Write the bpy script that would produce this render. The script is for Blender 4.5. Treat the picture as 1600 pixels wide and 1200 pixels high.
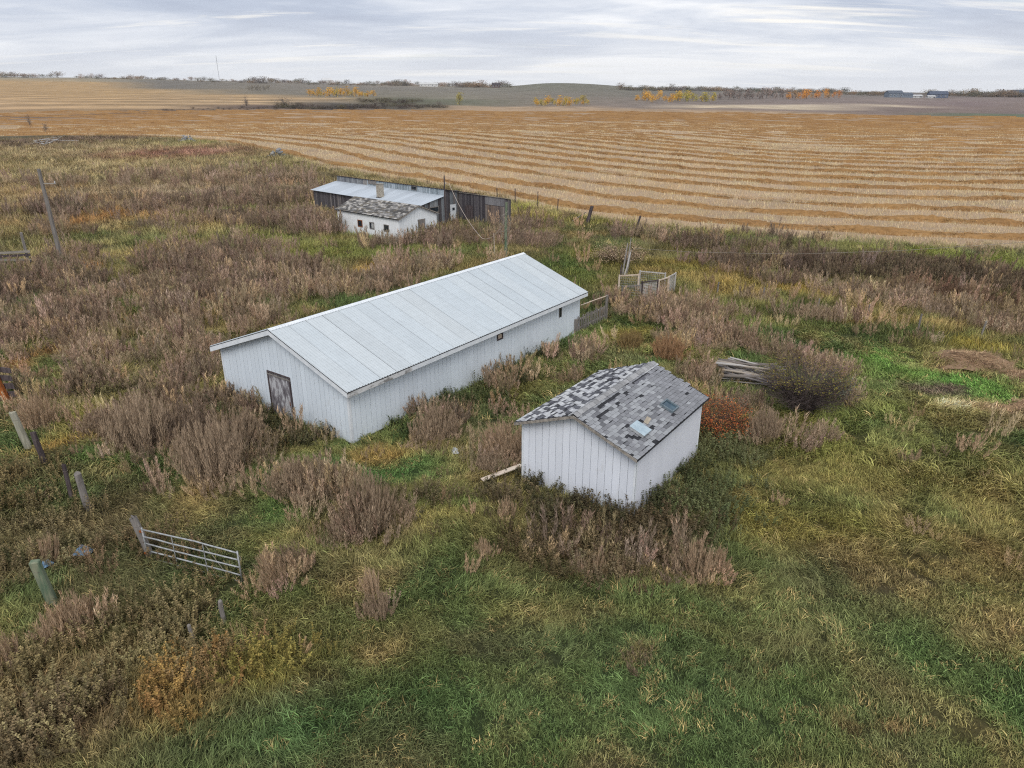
import bpy, math, random
import numpy as np
from mathutils import Vector, Matrix, Euler
R=math.radians
scene=bpy.context.scene
for o_ in list(bpy.data.objects): bpy.data.objects.remove(o_)
# ------------------------------------------------------------------ camera
CAM_H=13.7
cam=bpy.data.cameras.new('camera'); cam_o=bpy.data.objects.new('camera',cam); scene.collection.objects.link(cam_o)
cam_o.location=(0,0,CAM_H); cam_o.rotation_euler=(R(90-22.4),0,0)
cam.sensor_width=36; cam.lens=36*1129/1600; cam.clip_start=.1; cam.clip_end=9000
scene.camera=cam_o
# ------------------------------------------------------------------ sky and sun
SUN_EL,SUN_AZ=48,188        # degrees; azimuth clockwise from +Y: high cloud-veiled sun behind the viewer
W=bpy.data.worlds.new('World'); scene.world=W; W.use_nodes=True
wn=W.node_tree; wn.nodes.clear()
def N(t,kind,loc=None,**kw):
    n=t.nodes.new(kind)
    for k,v in kw.items(): setattr(n,k,v)
    return n
def lin(c): return tuple(((v/255)/12.92 if v/255<=.04045 else ((v/255+.055)/1.055)**2.4) for v in c)
def L(c,g=1.0): return tuple(v*g for v in lin(c))
def ramp(t,fac,stops):
    n=N(t,'ShaderNodeValToRGB'); e=n.color_ramp.elements
    while len(e)<len(stops): e.new(.5)
    for i,(p,c) in enumerate(stops): e[i].position=p; e[i].color=(*c,1)
    t.links.new(fac,n.inputs[0]); return n.outputs[0]
def mth(t,op,a,b=None,clamp=False):
    n=N(t,'ShaderNodeMath',operation=op,use_clamp=clamp)
    for i,v in enumerate((a,b)):
        if v is None: continue
        if isinstance(v,(int,float)): n.inputs[i].default_value=v
        else: t.links.new(v,n.inputs[i])
    return n.outputs[0]
def mixc(t,f,a,b,mode='MIX'):
    n=N(t,'ShaderNodeMix',data_type='RGBA',blend_type=mode)
    for s,v in ((0,f),(6,a),(7,b)):
        if isinstance(v,(int,float)): n.inputs[s].default_value=v
        elif isinstance(v,tuple): n.inputs[s].default_value=(*v,1) if len(v)==3 else v
        else: t.links.new(v,n.inputs[s])
    return n.outputs[2]
def build_sky():
    t=wn; tc=N(t,'ShaderNodeTexCoord'); sx=N(t,'ShaderNodeSeparateXYZ'); t.links.new(tc.outputs['Generated'],sx.inputs[0])
    z=mth(t,'MAXIMUM',sx.outputs[2],0.0); zz=mth(t,'ADD',z,.11)
    px=mth(t,'DIVIDE',sx.outputs[0],zz); py=mth(t,'DIVIDE',sx.outputs[1],zz)
    cx=N(t,'ShaderNodeCombineXYZ'); t.links.new(px,cx.inputs[0]); t.links.new(py,cx.inputs[1])
    def noise(sx_,sy_,rot,scale,detail,rough,dist=0,off=(0,0)):
        m=N(t,'ShaderNodeMapping'); m.inputs['Scale'].default_value=(sx_,sy_,1); m.inputs['Rotation'].default_value=(0,0,R(rot)); m.inputs['Location'].default_value=(*off,0)
        t.links.new(cx.outputs[0],m.inputs[0])
        n=N(t,'ShaderNodeTexNoise'); n.inputs['Scale'].default_value=scale; n.inputs['Detail'].default_value=detail; n.inputs['Roughness'].default_value=rough; n.inputs['Distortion'].default_value=dist
        t.links.new(m.outputs[0],n.inputs['Vector']); return n.outputs['Fac']
    sky=N(t,'ShaderNodeTexSky',sky_type='NISHITA',sun_disc=False,sun_elevation=R(SUN_EL),sun_rotation=R(SUN_AZ))
    skyc=mixc(t,1.0,sky.outputs[0],(.1,.1,.1),'MULTIPLY')
    big=noise(.75,.85,10,.46,5,.55,.7,(3.1,.4))
    str1=noise(.75,1.35,-6,1.05,8,.62,.9,(1.3,2.2))
    str2=noise(.34,2.0,-7,1.0,7,.62,.5,(7.7,5.1))
    mixn=mth(t,'ADD',mth(t,'MULTIPLY',big,.70),mth(t,'MULTIPLY',str1,.30))
    cl=ramp(t,mixn,[(.38,L((170,179,197))),(.46,L((186,195,211))),(.54,L((216,221,230))),(.61,L((244,245,247)))])
    hi=ramp(t,str2,[(.55,(0,0,0)),(.66,(1,1,1))])
    cl=mixc(t,mth(t,'MULTIPLY',hi,.8),cl,L((255,250,240)))
    # thin open sky between the sheets of cloud
    gap=ramp(t,noise(.5,1.4,3,.9,4,.55,.2,(11,3)),[(.60,(0,0,0)),(.74,(1,1,1))])
    cl=mixc(t,mth(t,'MULTIPLY',gap,.45),cl,skyc)
    # pale veil low over the horizon
    veil=ramp(t,z,[(0.0,(1,1,1)),(.085,(0,0,0))])
    cl=mixc(t,mth(t,'MULTIPLY',veil,.78),cl,L((236,237,239)))
    bg=N(t,'ShaderNodeBackground'); bg.inputs[1].default_value=SKY_STRENGTH; t.links.new(cl,bg.inputs[0])
    out=N(t,'ShaderNodeOutputWorld'); t.links.new(bg.outputs[0],out.inputs[0])
SKY_STRENGTH=1.0
build_sky()
sun=bpy.data.lights.new('sun','SUN'); sun.energy=1.4; sun.angle=R(28); sun.color=(1,.965,.92)
sun_o=bpy.data.objects.new('sun',sun); scene.collection.objects.link(sun_o)
sd=Vector((math.sin(R(SUN_AZ))*math.cos(R(SUN_EL)),math.cos(R(SUN_AZ))*math.cos(R(SUN_EL)),math.sin(R(SUN_EL))))
sun_o.rotation_euler=sd.to_track_quat('Z','Y').to_euler(); sun_o.location=(0,-30,60)
vs=scene.view_settings; vs.view_transform='Standard'; vs.look='None'; vs.exposure=0.22; vs.gamma=1.0; vs.use_curve_mapping=False
scene.cycles.max_bounces=4; scene.cycles.diffuse_bounces=2; scene.cycles.glossy_bounces=2; scene.cycles.transmission_bounces=3; scene.cycles.volume_bounces=0; scene.cycles.transparent_max_bounces=4
scene.cycles.filter_width=1.15; scene.cycles.use_denoising=False; scene.cycles.denoiser='OPENIMAGEDENOISE'; scene.cycles.denoising_input_passes='RGB_ALBEDO_NORMAL'; scene.cycles.denoising_prefilter='ACCURATE'
# ------------------------------------------------------------------ noise and terrain
_r=np.random.RandomState(11); _T=[_r.rand(256,256) for _ in range(4)]
def vn(x,y,k=0):
    x=np.asarray(x,float); y=np.asarray(y,float)
    xi=np.floor(x).astype(int); yi=np.floor(y).astype(int); fx=x-xi; fy=y-yi
    fx=fx*fx*(3-2*fx); fy=fy*fy*(3-2*fy); T=_T[k%4]; a=xi&255; b=yi&255; c=(xi+1)&255; d=(yi+1)&255
    return (T[a,b]*(1-fx)+T[c,b]*fx)*(1-fy)+(T[a,d]*(1-fx)+T[c,d]*fx)*fy
def fbm(x,y,s=1.0,o=4,k=0):
    x=np.asarray(x,float)/s; y=np.asarray(y,float)/s; r=0.0; a=.5; t=0
    for i in range(o):
        r=r+a*vn(x+17.3*i+5*k,y+9.1*i,k+i); t+=a; a*=.5; x=x*2.03; y=y*2.03
    return r/t
def sst(a,b,x):
    t=np.clip((np.asarray(x,float)-a)/(b-a),0,1); return t*t*(3-2*t)
# direction table: ratio X/Y across the view against the height of the skyline ground
HR=np.array([-.80,-.66,-.50,-.33,-.25,-.165,-.08,0,.08,.14,.25,.41,.66,.80])
HZ=np.array([30.,29.5,28.5,24,21,18.5,15.5,10,9.,8,5.5,1.5,-2.5,-4])
def terrain(x,y):
    x=np.asarray(x,float); y=np.asarray(y,float); D=np.hypot(x,y)
    q=np.where(y>1,x/np.maximum(y,1),np.sign(x)*.8); q=np.clip(q,-.8,.8)
    z1=np.interp(q,HR,HZ); t=sst(260,2400,D*1.0)
    far=z1*np.clip((D-260)/1640,0,1)**1.25
    far=np.where(D>1900,z1-(D-1900)*.03,far)
    far=far+9.5*np.exp(-((x-80)/105)**2-((y-1500)/160)**2)+4*np.exp(-((x-190)/90)**2-((y-1520)/160)**2)
    roll=(fbm(x,y,70,2,1)-.5)*1.6*sst(95,220,D)+(fbm(x,y,260,2,2)-.5)*7*sst(320,900,D)
    dip=-1.2*sst(240,330,D)*(1-sst(420,700,D))
    near=(fbm(x,y,5,3,0)-.5)*.28*(1-sst(120,300,D))
    return far+roll+dip+near
GROUND_PATCHES=[(-96.22,175.11,28.13,18.87,-0.500,(150, 132, 104),0.8),
(-123.84,198.8,21.76,16.44,-0.560,(100, 84, 76),0.9),
(-109.65,217.65,14.62,10.28,-0.470,(95, 78, 70),0.9),
(-78.54,198.51,11.7,9.33,-0.380,(118, 116, 70),0.9),
(-72.92,165.56,16.13,14.04,-0.410,(122, 84, 72),0.95),
(-67.23,169.04,10.01,7.23,-0.380,(150, 118, 106),0.7),
(-43.7,134.86,8.05,13.38,-0.310,(128, 122, 82),0.8),
(-75.49,136.18,19.74,15.5,-0.510,(150, 132, 100),0.8),
(-53.7,103.65,19.69,13.33,-0.480,(135, 118, 98),0.8),
(-40.1,103.2,11.58,12.85,-0.370,(128, 112, 98),0.8),
(-66.42,103.95,7.18,10.58,-0.570,(150, 124, 88),0.7),
(-55.02,93.14,7.28,6.28,-0.530,(120, 94, 72),0.8),
(-45.86,81.85,3.58,4.76,-0.510,(148, 100, 58),0.9),
(-49.47,78.27,6.18,6.35,-0.560,(132, 104, 72),0.7),
(-41,80.65,3.53,4.61,-0.470,(150, 124, 84),0.6),
(-32.51,86.69,4.54,3.79,-0.360,(98, 106, 60),0.8),
(-37.64,70.94,3.76,3.19,-0.490,(96, 104, 62),0.8),
(-31.57,76.38,6.04,3.98,-0.390,(152, 134, 92),0.7),
(-22.94,68.07,4.83,4.42,-0.330,(112, 112, 62),0.85),
(-29.06,68.33,3.03,2.46,-0.400,(128, 120, 72),0.7),
(-32.84,65.96,2.35,2.93,-0.460,(158, 136, 88),0.8),
(-37.99,57.01,2.05,1.66,-0.590,(92, 104, 52),0.8),
(-34.96,56.21,3.04,1.94,-0.560,(152, 104, 60),0.95),
(-37.43,52.93,2.4,1.93,-0.620,(140, 96, 66),0.9),
(-37.68,63.03,3.37,3.01,-0.540,(142, 122, 82),0.8),
(-42.96,62.48,2.79,3.79,-0.600,(120, 110, 76),0.7),
(-28.75,104.04,5.39,5.91,-0.270,(90, 80, 66),0.8),
(-36.64,118.65,5.09,6.62,-0.300,(84, 76, 62),0.8),
(-33.66,122.84,4.21,5.49,-0.270,(80, 72, 60),0.8),
(-15.92,63.81,7.39,3.99,-0.240,(110, 112, 60),0.85),
(-9.09,63.75,4.55,2.46,-0.140,(100, 108, 58),0.9),
(-20.52,63.95,3.42,2.75,-0.310,(132, 122, 74),0.7),
(-11.46,57.97,2.08,1.83,-0.200,(150, 116, 60),0.9),
(-12.83,59.65,4.28,2.32,-0.210,(128, 112, 78),0.7),
(3.97,91.39,5.56,4.47,0.040,(116, 118, 56),0.95),
(2.13,80.9,3.55,3.31,0.030,(128, 116, 62),0.8),
(7.03,80.26,2.81,2.45,0.090,(120, 116, 58),0.8),
(3.63,57.75,3.63,4.88,0.060,(86, 104, 56),0.9),
(7.25,62.51,3.35,3.16,0.120,(122, 112, 56),0.9),
(5.14,54.15,1.96,2.37,0.090,(110, 112, 58),0.8),
(10.97,78.13,6.17,2.62,0.140,(122, 118, 58),0.8),
(19.48,76.37,8.06,2.69,0.250,(114, 112, 58),0.8),
(20.04,64.25,6.3,2.78,0.300,(110, 104, 60),0.8),
(15.54,57.62,5.7,2.94,0.260,(128, 112, 58),0.85),
(38.73,61.92,8.3,2.63,0.560,(118, 124, 62),0.95),
(29.71,62.82,5.61,2.27,0.440,(104, 106, 62),0.8),
(39.51,57.83,4.16,2.52,0.600,(112, 112, 70),0.8),
(26.63,59.42,8.52,4.12,0.420,(92, 80, 68),0.85),
(34.08,55.57,7.52,3.32,0.550,(86, 74, 64),0.85),
(31.73,49.69,3.63,1.95,0.570,(122, 82, 58),0.9),
(33.14,46.89,2.58,2.09,0.620,(98, 78, 66),0.8),
(28.61,52.6,3.82,1.79,0.500,(104, 92, 74),0.6),
(18.55,53.94,4.39,2.49,0.330,(130, 112, 72),0.7),
(20.02,51.16,4.19,1.88,0.370,(146, 122, 62),0.85),
(23.47,48.41,3.54,1.81,0.450,(138, 118, 78),0.7),
(27.25,43.27,5.21,1.53,0.560,(150, 124, 84),0.85),
(21.87,43.83,3.24,1.81,0.460,(140, 116, 70),0.85),
(16.77,45.51,2.51,1.72,0.350,(92, 104, 56),0.85),
(13.08,42.74,2.38,1.36,0.300,(106, 110, 60),0.8),
(17.18,42.01,2.34,1.41,0.390,(110, 112, 64),0.8),
(26.62,38.89,2.19,1.07,0.600,(138, 122, 58),0.9),
(21,37.09,1.4,2.17,0.520,(92, 126, 58),1),
(21.27,33.13,2.86,2.25,0.570,(86, 120, 56),1),
(22.95,31.24,2.11,1.4,0.630,(90, 122, 58),1),
(21.58,36.86,1.74,0.71,0.530,(140, 130, 88),0.6),
(23.69,35.72,1.02,1.07,0.590,(160, 128, 98),0.7),
(19.87,32.29,1.4,0.78,0.550,(98, 82, 74),0.95),
(19.89,30.06,1.75,0.66,0.580,(188, 166, 132),1),
(22.14,29.45,1.73,0.79,0.640,(162, 130, 106),0.95),
(19.1,38.37,1.44,1.9,0.460,(130, 118, 82),0.8),
(-2.93,30.13,2.64,1.57,-0.100,(70, 76, 50),0.85),
(-4.87,27.44,1.62,1.06,-0.180,(76, 92, 52),0.9),
(1.96,34.2,2.94,1.53,0.060,(106, 104, 62),0.75),
(6.15,41.28,1.92,2.31,0.150,(84, 96, 54),0.8),
(3.49,36.93,2.09,1.45,0.090,(110, 102, 66),0.7),
(7.5,40.13,1.5,1.44,0.180,(132, 112, 58),0.8),
(6.1,44.03,1.22,1.72,0.140,(92, 92, 54),0.8),
(10.34,37.9,2.5,1.41,0.270,(112, 112, 62),0.8),
(8.73,35.38,1.68,1.09,0.240,(104, 100, 62),0.7),
(-18.12,30.06,2.05,1.09,-0.540,(112, 104, 50),0.85),
(-18.9,27.31,1.89,0.92,-0.610,(134, 108, 58),0.9),
(-16.41,25.2,1.51,1.03,-0.580,(76, 96, 50),0.9),
(-21.69,31.66,1.83,1.34,-0.600,(90, 84, 56),0.7),
(-26.26,36.53,2.07,1.27,-0.620,(130, 86, 58),0.8),
(-24.78,35.2,1.34,0.86,-0.610,(84, 90, 54),0.7),
(-19.66,38.83,3.28,3.05,-0.470,(96, 92, 62),0.7),
(-20.32,43.97,2.44,2.33,-0.430,(128, 110, 66),0.7),
(-19.54,34.12,2.61,1.46,-0.520,(88, 88, 56),0.7),
(-10.11,26.87,1.6,1.07,-0.360,(74, 74, 50),0.8),
(-12.01,22.01,1.47,1.49,-0.500,(140, 122, 78),0.8),
(-11.87,23.33,0.95,0.71,-0.470,(124, 100, 66),0.7),
(-8.49,21.62,1.34,1.05,-0.370,(74, 98, 52),0.85),
(-4.93,24.44,2.22,1.01,-0.200,(72, 98, 54),0.9),
(-5.85,25.45,1.53,0.45,-0.230,(138, 110, 66),0.85),
(-2.71,21.94,1.36,1.05,-0.120,(90, 100, 56),0.7),
(-2.38,20.78,1.08,0.68,-0.110,(126, 112, 66),0.6),
(-18.39,23.88,1.94,2.31,-0.660,(92, 86, 58),0.7),
(-15.21,20.48,2.57,1.69,-0.640,(98, 84, 62),0.8),
(-11.23,17.18,2.25,1.24,-0.580,(84, 80, 54),0.8),
(-14.41,18.09,1.56,1.11,-0.670,(92, 78, 58),0.8),
(-9.31,18.02,1.16,0.98,-0.480,(66, 76, 48),0.8),
(-8.47,16.34,1.62,0.57,-0.480,(86, 90, 54),0.7),
(-10.82,14.02,3.07,1.73,-0.660,(104, 86, 62),0.9),
(-8.15,13.46,0.86,1.03,-0.540,(124, 100, 58),0.85),
(-6.21,14.32,1.23,0.64,-0.410,(108, 98, 50),0.85),
(-7.56,13.96,1.13,0.7,-0.500,(104, 90, 60),0.8),
(-10.81,12.18,1.75,1.09,-0.730,(94, 76, 58),0.85),
(-7.88,11.84,1.43,0.75,-0.590,(84, 80, 54),0.8),
(-6.87,12.2,1.46,0.95,-0.510,(66, 84, 50),0.6),
(-4.72,12.35,1.62,1.02,-0.360,(72, 94, 56),0.95),
(-3.19,13.87,1.44,0.63,-0.230,(90, 94, 56),0.6),
(-4.3,16.25,2.33,0.96,-0.260,(82, 90, 54),0.7),
(-5.47,15.24,1.03,0.51,-0.340,(112, 104, 60),0.6),
(-0.77,13.11,2.46,1.17,-0.060,(68, 88, 52),0.8),
(0.9,16.28,1.26,0.6,0.060,(116, 108, 66),0.75),
(-1.93,17.98,1.35,0.95,-0.110,(74, 86, 52),0.7),
(-0.39,18.02,0.97,0.64,-0.020,(108, 98, 62),0.5),
(-3.57,18.6,1.39,0.65,-0.190,(96, 100, 58),0.6),
(3.1,19.62,3.52,2.14,0.160,(74, 68, 50),0.8),
(4.09,17.07,2.42,0.72,0.240,(66, 80, 50),0.7),
(5.4,16.32,2.88,0.93,0.320,(84, 96, 56),0.75),
(3.36,14.85,2.52,0.93,0.220,(72, 90, 54),0.8),
(2.97,14.51,0.5,0.28,0.200,(122, 92, 64),0.8),
(4.62,13.13,3.08,1.25,0.340,(72, 88, 54),0.8),
(8.95,26.46,2.37,2.38,0.330,(78, 82, 54),0.8),
(8.77,21.13,1.64,2,0.390,(114, 106, 56),0.85),
(13.1,27,2.41,3.01,0.450,(112, 108, 56),0.8),
(10.84,23.76,2.17,1.46,0.430,(110, 100, 58),0.75),
(13.63,24.1,2.19,1.91,0.510,(108, 102, 58),0.75),
(15.95,26.84,2.39,2.08,0.540,(104, 104, 60),0.7),
(10.46,20.4,1.49,1.18,0.470,(116, 108, 56),0.7),
(12.79,20.38,2.56,1.4,0.560,(112, 102, 60),0.75),
(16.04,22.34,2.52,1.99,0.620,(116, 106, 64),0.7),
(18,23.27,1.42,2.74,0.660,(128, 110, 66),0.75),
(12.44,17.71,2.3,0.85,0.610,(118, 104, 62),0.7),
(14.69,17.96,1.55,1.48,0.690,(124, 100, 66),0.7),
(9,16.31,2.7,1.14,0.500,(90, 94, 58),0.7),
(10.5,15.04,2.03,0.92,0.610,(82, 92, 56),0.7),
(11.5,13.88,1.92,1.2,0.690,(72, 92, 52),0.7),
(8.36,12.91,2.28,1.23,0.570,(76, 92, 54),0.7),
(7.99,12.74,0.6,0.27,0.560,(112, 86, 62),0.6),
(9.14,12.36,0.44,0.23,0.640,(134, 102, 74),0.6),
(7.65,18.95,1.41,0.76,0.380,(78, 88, 54),0.7),
(15.92,30.33,1.77,1.52,0.480,(96, 104, 56),0.8),
(15.95,33.3,1.6,1.33,0.450,(92, 96, 56),0.8)]
WEED_PATCHES=[(-38.13,59.02,4.77,3.15,-0.570,0.7,(122, 105, 92)),
(-20.74,38.81,4.37,2.69,-0.490,0.8,(138, 120, 103)),
(-28.44,41.28,2.69,2.85,-0.600,0.8,(122, 105, 92)),
(-15.24,31.58,1.83,2.12,-0.450,0.9,(122, 105, 92)),
(-15.86,28.97,2.27,1.63,-0.500,0.9,(138, 120, 103)),
(-12.53,26.91,1.87,1.36,-0.440,0.9,(138, 120, 103)),
(-12,30.11,1.17,1.83,-0.380,0.7,(122, 105, 92)),
(-21.68,30.14,1.47,1.75,-0.620,0.6,(154, 132, 111)),
(-26.36,43.88,4.87,3.13,-0.540,0.8,(122, 105, 92)),
(-34.58,48.48,2.22,4.1,-0.620,0.8,(122, 105, 92)),
(-16.27,44.01,2.03,4.29,-0.350,0.5,(138, 120, 103)),
(-26.25,62.54,5.58,3.26,-0.400,0.8,(122, 105, 92)),
(-7.47,22.85,1.4,0.81,-0.320,0.9,(138, 120, 103)),
(-4.97,20.73,0.86,0.68,-0.240,0.9,(138, 120, 103)),
(-1.58,26.41,1.31,1.05,-0.060,0.6,(138, 120, 103)),
(-0.25,25.26,1.01,1.02,-0.010,0.8,(138, 120, 103)),
(1.66,19.64,1.24,0.65,0.080,0.5,(122, 105, 92)),
(3.97,18.58,1.39,0.65,0.210,0.7,(122, 105, 92)),
(5.72,18.45,0.89,0.58,0.300,0.9,(138, 120, 103)),
(10.27,30.19,1.17,1.13,0.330,0.6,(122, 105, 92)),
(11.24,27.01,1.07,0.91,0.390,0.5,(138, 120, 103)),
(10.71,34,1.3,1.24,0.310,0.6,(138, 120, 103)),
(-2.84,29.05,1.7,0.92,-0.100,0.7,(122, 105, 92)),
(3.49,36.93,1.39,1.35,0.090,0.6,(138, 120, 103)),
(9.52,39.06,2.2,1.2,0.240,0.7,(138, 120, 103)),
(-31.47,51.72,5.64,3.33,-0.550,1,(122, 105, 92)),
(-27.04,56.66,7.14,4,-0.450,1,(122, 105, 92)),
(-20.38,53.61,4.37,4.15,-0.360,1,(122, 105, 92)),
(-26.46,48.22,7.06,2.96,-0.500,0.9,(138, 120, 103)),
(-21.4,49.95,5.01,2.49,-0.400,0.9,(122, 105, 92)),
(-29.12,44.46,4.51,2.18,-0.580,0.7,(138, 120, 103)),
(-23.66,42.52,4.34,2.34,-0.510,0.7,(138, 120, 103)),
(-24.54,38.42,3.61,1.61,-0.570,0.8,(138, 120, 103)),
(-27.7,40.07,2.25,1.7,-0.600,0.6,(154, 132, 111)),
(-21.27,36.93,2.44,1.74,-0.520,0.8,(138, 120, 103)),
(-21.5,43.89,1.62,1.49,-0.460,0.7,(122, 105, 92)),
(-21.42,32.82,2.52,1.41,-0.580,0.9,(138, 120, 103)),
(-23.95,33.85,1.29,0.92,-0.620,0.7,(154, 132, 111)),
(-19.73,33.22,1.91,1.13,-0.540,0.7,(122, 105, 92)),
(-17.03,35.11,1.67,1.51,-0.450,0.7,(138, 120, 103)),
(-17.66,38.38,1.44,1.57,-0.430,0.6,(138, 120, 103)),
(-40.38,92.97,14.54,4.15,-0.410,0.7,(122, 105, 92)),
(-31.22,94.68,8.22,4.95,-0.320,0.8,(122, 105, 92)),
(-41.8,87.15,8.36,3.31,-0.450,0.7,(122, 105, 92)),
(-51.59,86.99,7.59,4.25,-0.540,0.6,(106, 91, 80)),
(-31.76,80.53,5.65,2.53,-0.380,0.8,(122, 105, 92)),
(-24.79,78.45,4.82,3.54,-0.310,1,(122, 105, 92)),
(-21.35,78.43,2.75,3.74,-0.270,1,(122, 105, 92)),
(-39.24,74.19,3.92,2.32,-0.490,0.6,(122, 105, 92)),
(-47.48,72.72,3.85,3.08,-0.580,0.5,(138, 120, 103)),
(-59.14,114.72,19.71,7.25,-0.480,0.5,(138, 120, 103)),
(-41.37,114.63,10.83,5.99,-0.350,0.5,(138, 120, 103)),
(-19.38,73.22,2.58,2.05,-0.260,0.8,(122, 105, 92)),
(-13.3,66.51,2.96,1.16,-0.200,0.9,(122, 105, 92)),
(-7.32,68.8,3.35,2.9,-0.110,1,(122, 105, 92)),
(-3.76,70.95,3.76,3.48,-0.050,1,(122, 105, 92)),
(0,68.81,2.44,2.96,0.000,1,(122, 105, 92)),
(3.05,68.74,3.05,2.4,0.040,1,(122, 105, 92)),
(1.35,76.66,2.36,2.59,0.020,0.8,(122, 105, 92)),
(-5.79,65.07,1.74,1.59,-0.090,0.7,(122, 105, 92)),
(-15.86,54.85,4.46,1.95,-0.280,0.7,(138, 120, 103)),
(-10.01,55.45,4.51,2.03,-0.180,0.9,(138, 120, 103)),
(-5.73,58.03,3.65,1.48,-0.100,0.8,(138, 120, 103)),
(-11.18,51.19,3.26,1.85,-0.210,0.7,(138, 120, 103)),
(-16.42,50.06,2.74,2.13,-0.320,0.6,(138, 120, 103)),
(-18.72,46.27,2.13,1.76,-0.380,0.5,(154, 132, 111)),
(-8.65,60.33,2.7,1.18,-0.140,0.5,(138, 120, 103)),
(6.92,47.14,1.3,1.16,0.150,0.9,(138, 120, 103)),
(8.23,44.59,1.65,1.3,0.180,1,(138, 120, 103)),
(9.89,42.64,1.66,1.11,0.230,1,(138, 120, 103)),
(11.57,40.63,1.59,1.1,0.280,1,(138, 120, 103)),
(12.96,38.91,1.46,1.09,0.320,1,(138, 120, 103)),
(14.32,37.52,1.49,1.02,0.360,1,(138, 120, 103)),
(15.47,35.87,1.43,0.99,0.410,1,(138, 120, 103)),
(16.58,34.85,1.13,0.83,0.440,1,(138, 120, 103)),
(5.86,45.47,1.05,1.14,0.130,0.7,(138, 120, 103)),
(11.95,44.68,2.27,1.38,0.260,1,(138, 120, 103)),
(9.89,46.83,1.29,0.85,0.210,0.6,(138, 120, 103)),
(19.12,44.57,1.85,1.15,0.410,0.8,(138, 120, 103)),
(21.45,43.79,1.21,1.24,0.460,0.5,(154, 132, 111)),
(16.86,48.51,1.33,1.02,0.330,0.4,(138, 120, 103)),
(17.44,58.89,2.38,2.04,0.290,0.7,(106, 91, 80)),
(22.52,58.31,3.14,2.21,0.370,0.7,(106, 91, 80)),
(19.59,54.11,2.94,1.62,0.350,0.6,(122, 105, 92)),
(25.47,56.56,3.57,2.13,0.420,0.8,(92, 79, 67)),
(31.59,58.68,3.69,2.18,0.490,0.7,(92, 79, 67)),
(34.08,55.57,3.51,2.34,0.550,0.7,(92, 79, 67)),
(36.26,52.62,3.34,2.34,0.600,0.7,(92, 79, 67)),
(25.73,48.54,3.55,1.58,0.490,0.7,(138, 120, 103)),
(28.57,45.65,3.78,1.34,0.560,0.8,(138, 120, 103)),
(29.66,42,2.34,1.53,0.610,0.8,(138, 120, 103)),
(23.21,51.01,2.32,1.39,0.430,0.6,(138, 120, 103)),
(30.02,49.91,2.73,1.61,0.540,0.7,(114, 94, 79)),
(33.17,47.64,2.18,1.41,0.610,0.6,(114, 94, 79)),
(17.8,66.78,5.34,1.99,0.260,0.6,(106, 91, 80)),
(12.96,69.7,2.47,2.58,0.180,0.7,(138, 120, 103)),
(26.34,70.92,4.39,1.75,0.360,0.5,(106, 91, 80)),
(-3.34,28.39,1,0.98,-0.120,0.8,(138, 120, 103)),
(-4.49,28.65,0.56,0.64,-0.160,0.6,(138, 120, 103)),
(0,32.38,1.4,0.89,0.000,0.6,(138, 120, 103)),
(2.36,35.49,1.35,1.08,0.070,0.7,(138, 120, 103)),
(1.28,33.34,1.28,0.98,0.040,0.6,(154, 132, 111)),
(4.15,38.45,1.08,1.47,0.110,0.5,(154, 132, 111)),
(-1.18,30.35,1.33,0.8,-0.040,0.4,(122, 105, 92)),
(-8.08,27.22,0.94,0.61,-0.290,0.5,(138, 120, 103)),
(-7.78,28.27,0.69,0.53,-0.270,0.6,(138, 120, 103)),
(9.54,33.18,0.95,1.03,0.280,0.4,(138, 120, 103)),
(14.88,31.41,0.91,1.08,0.440,0.4,(138, 120, 103))]
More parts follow.
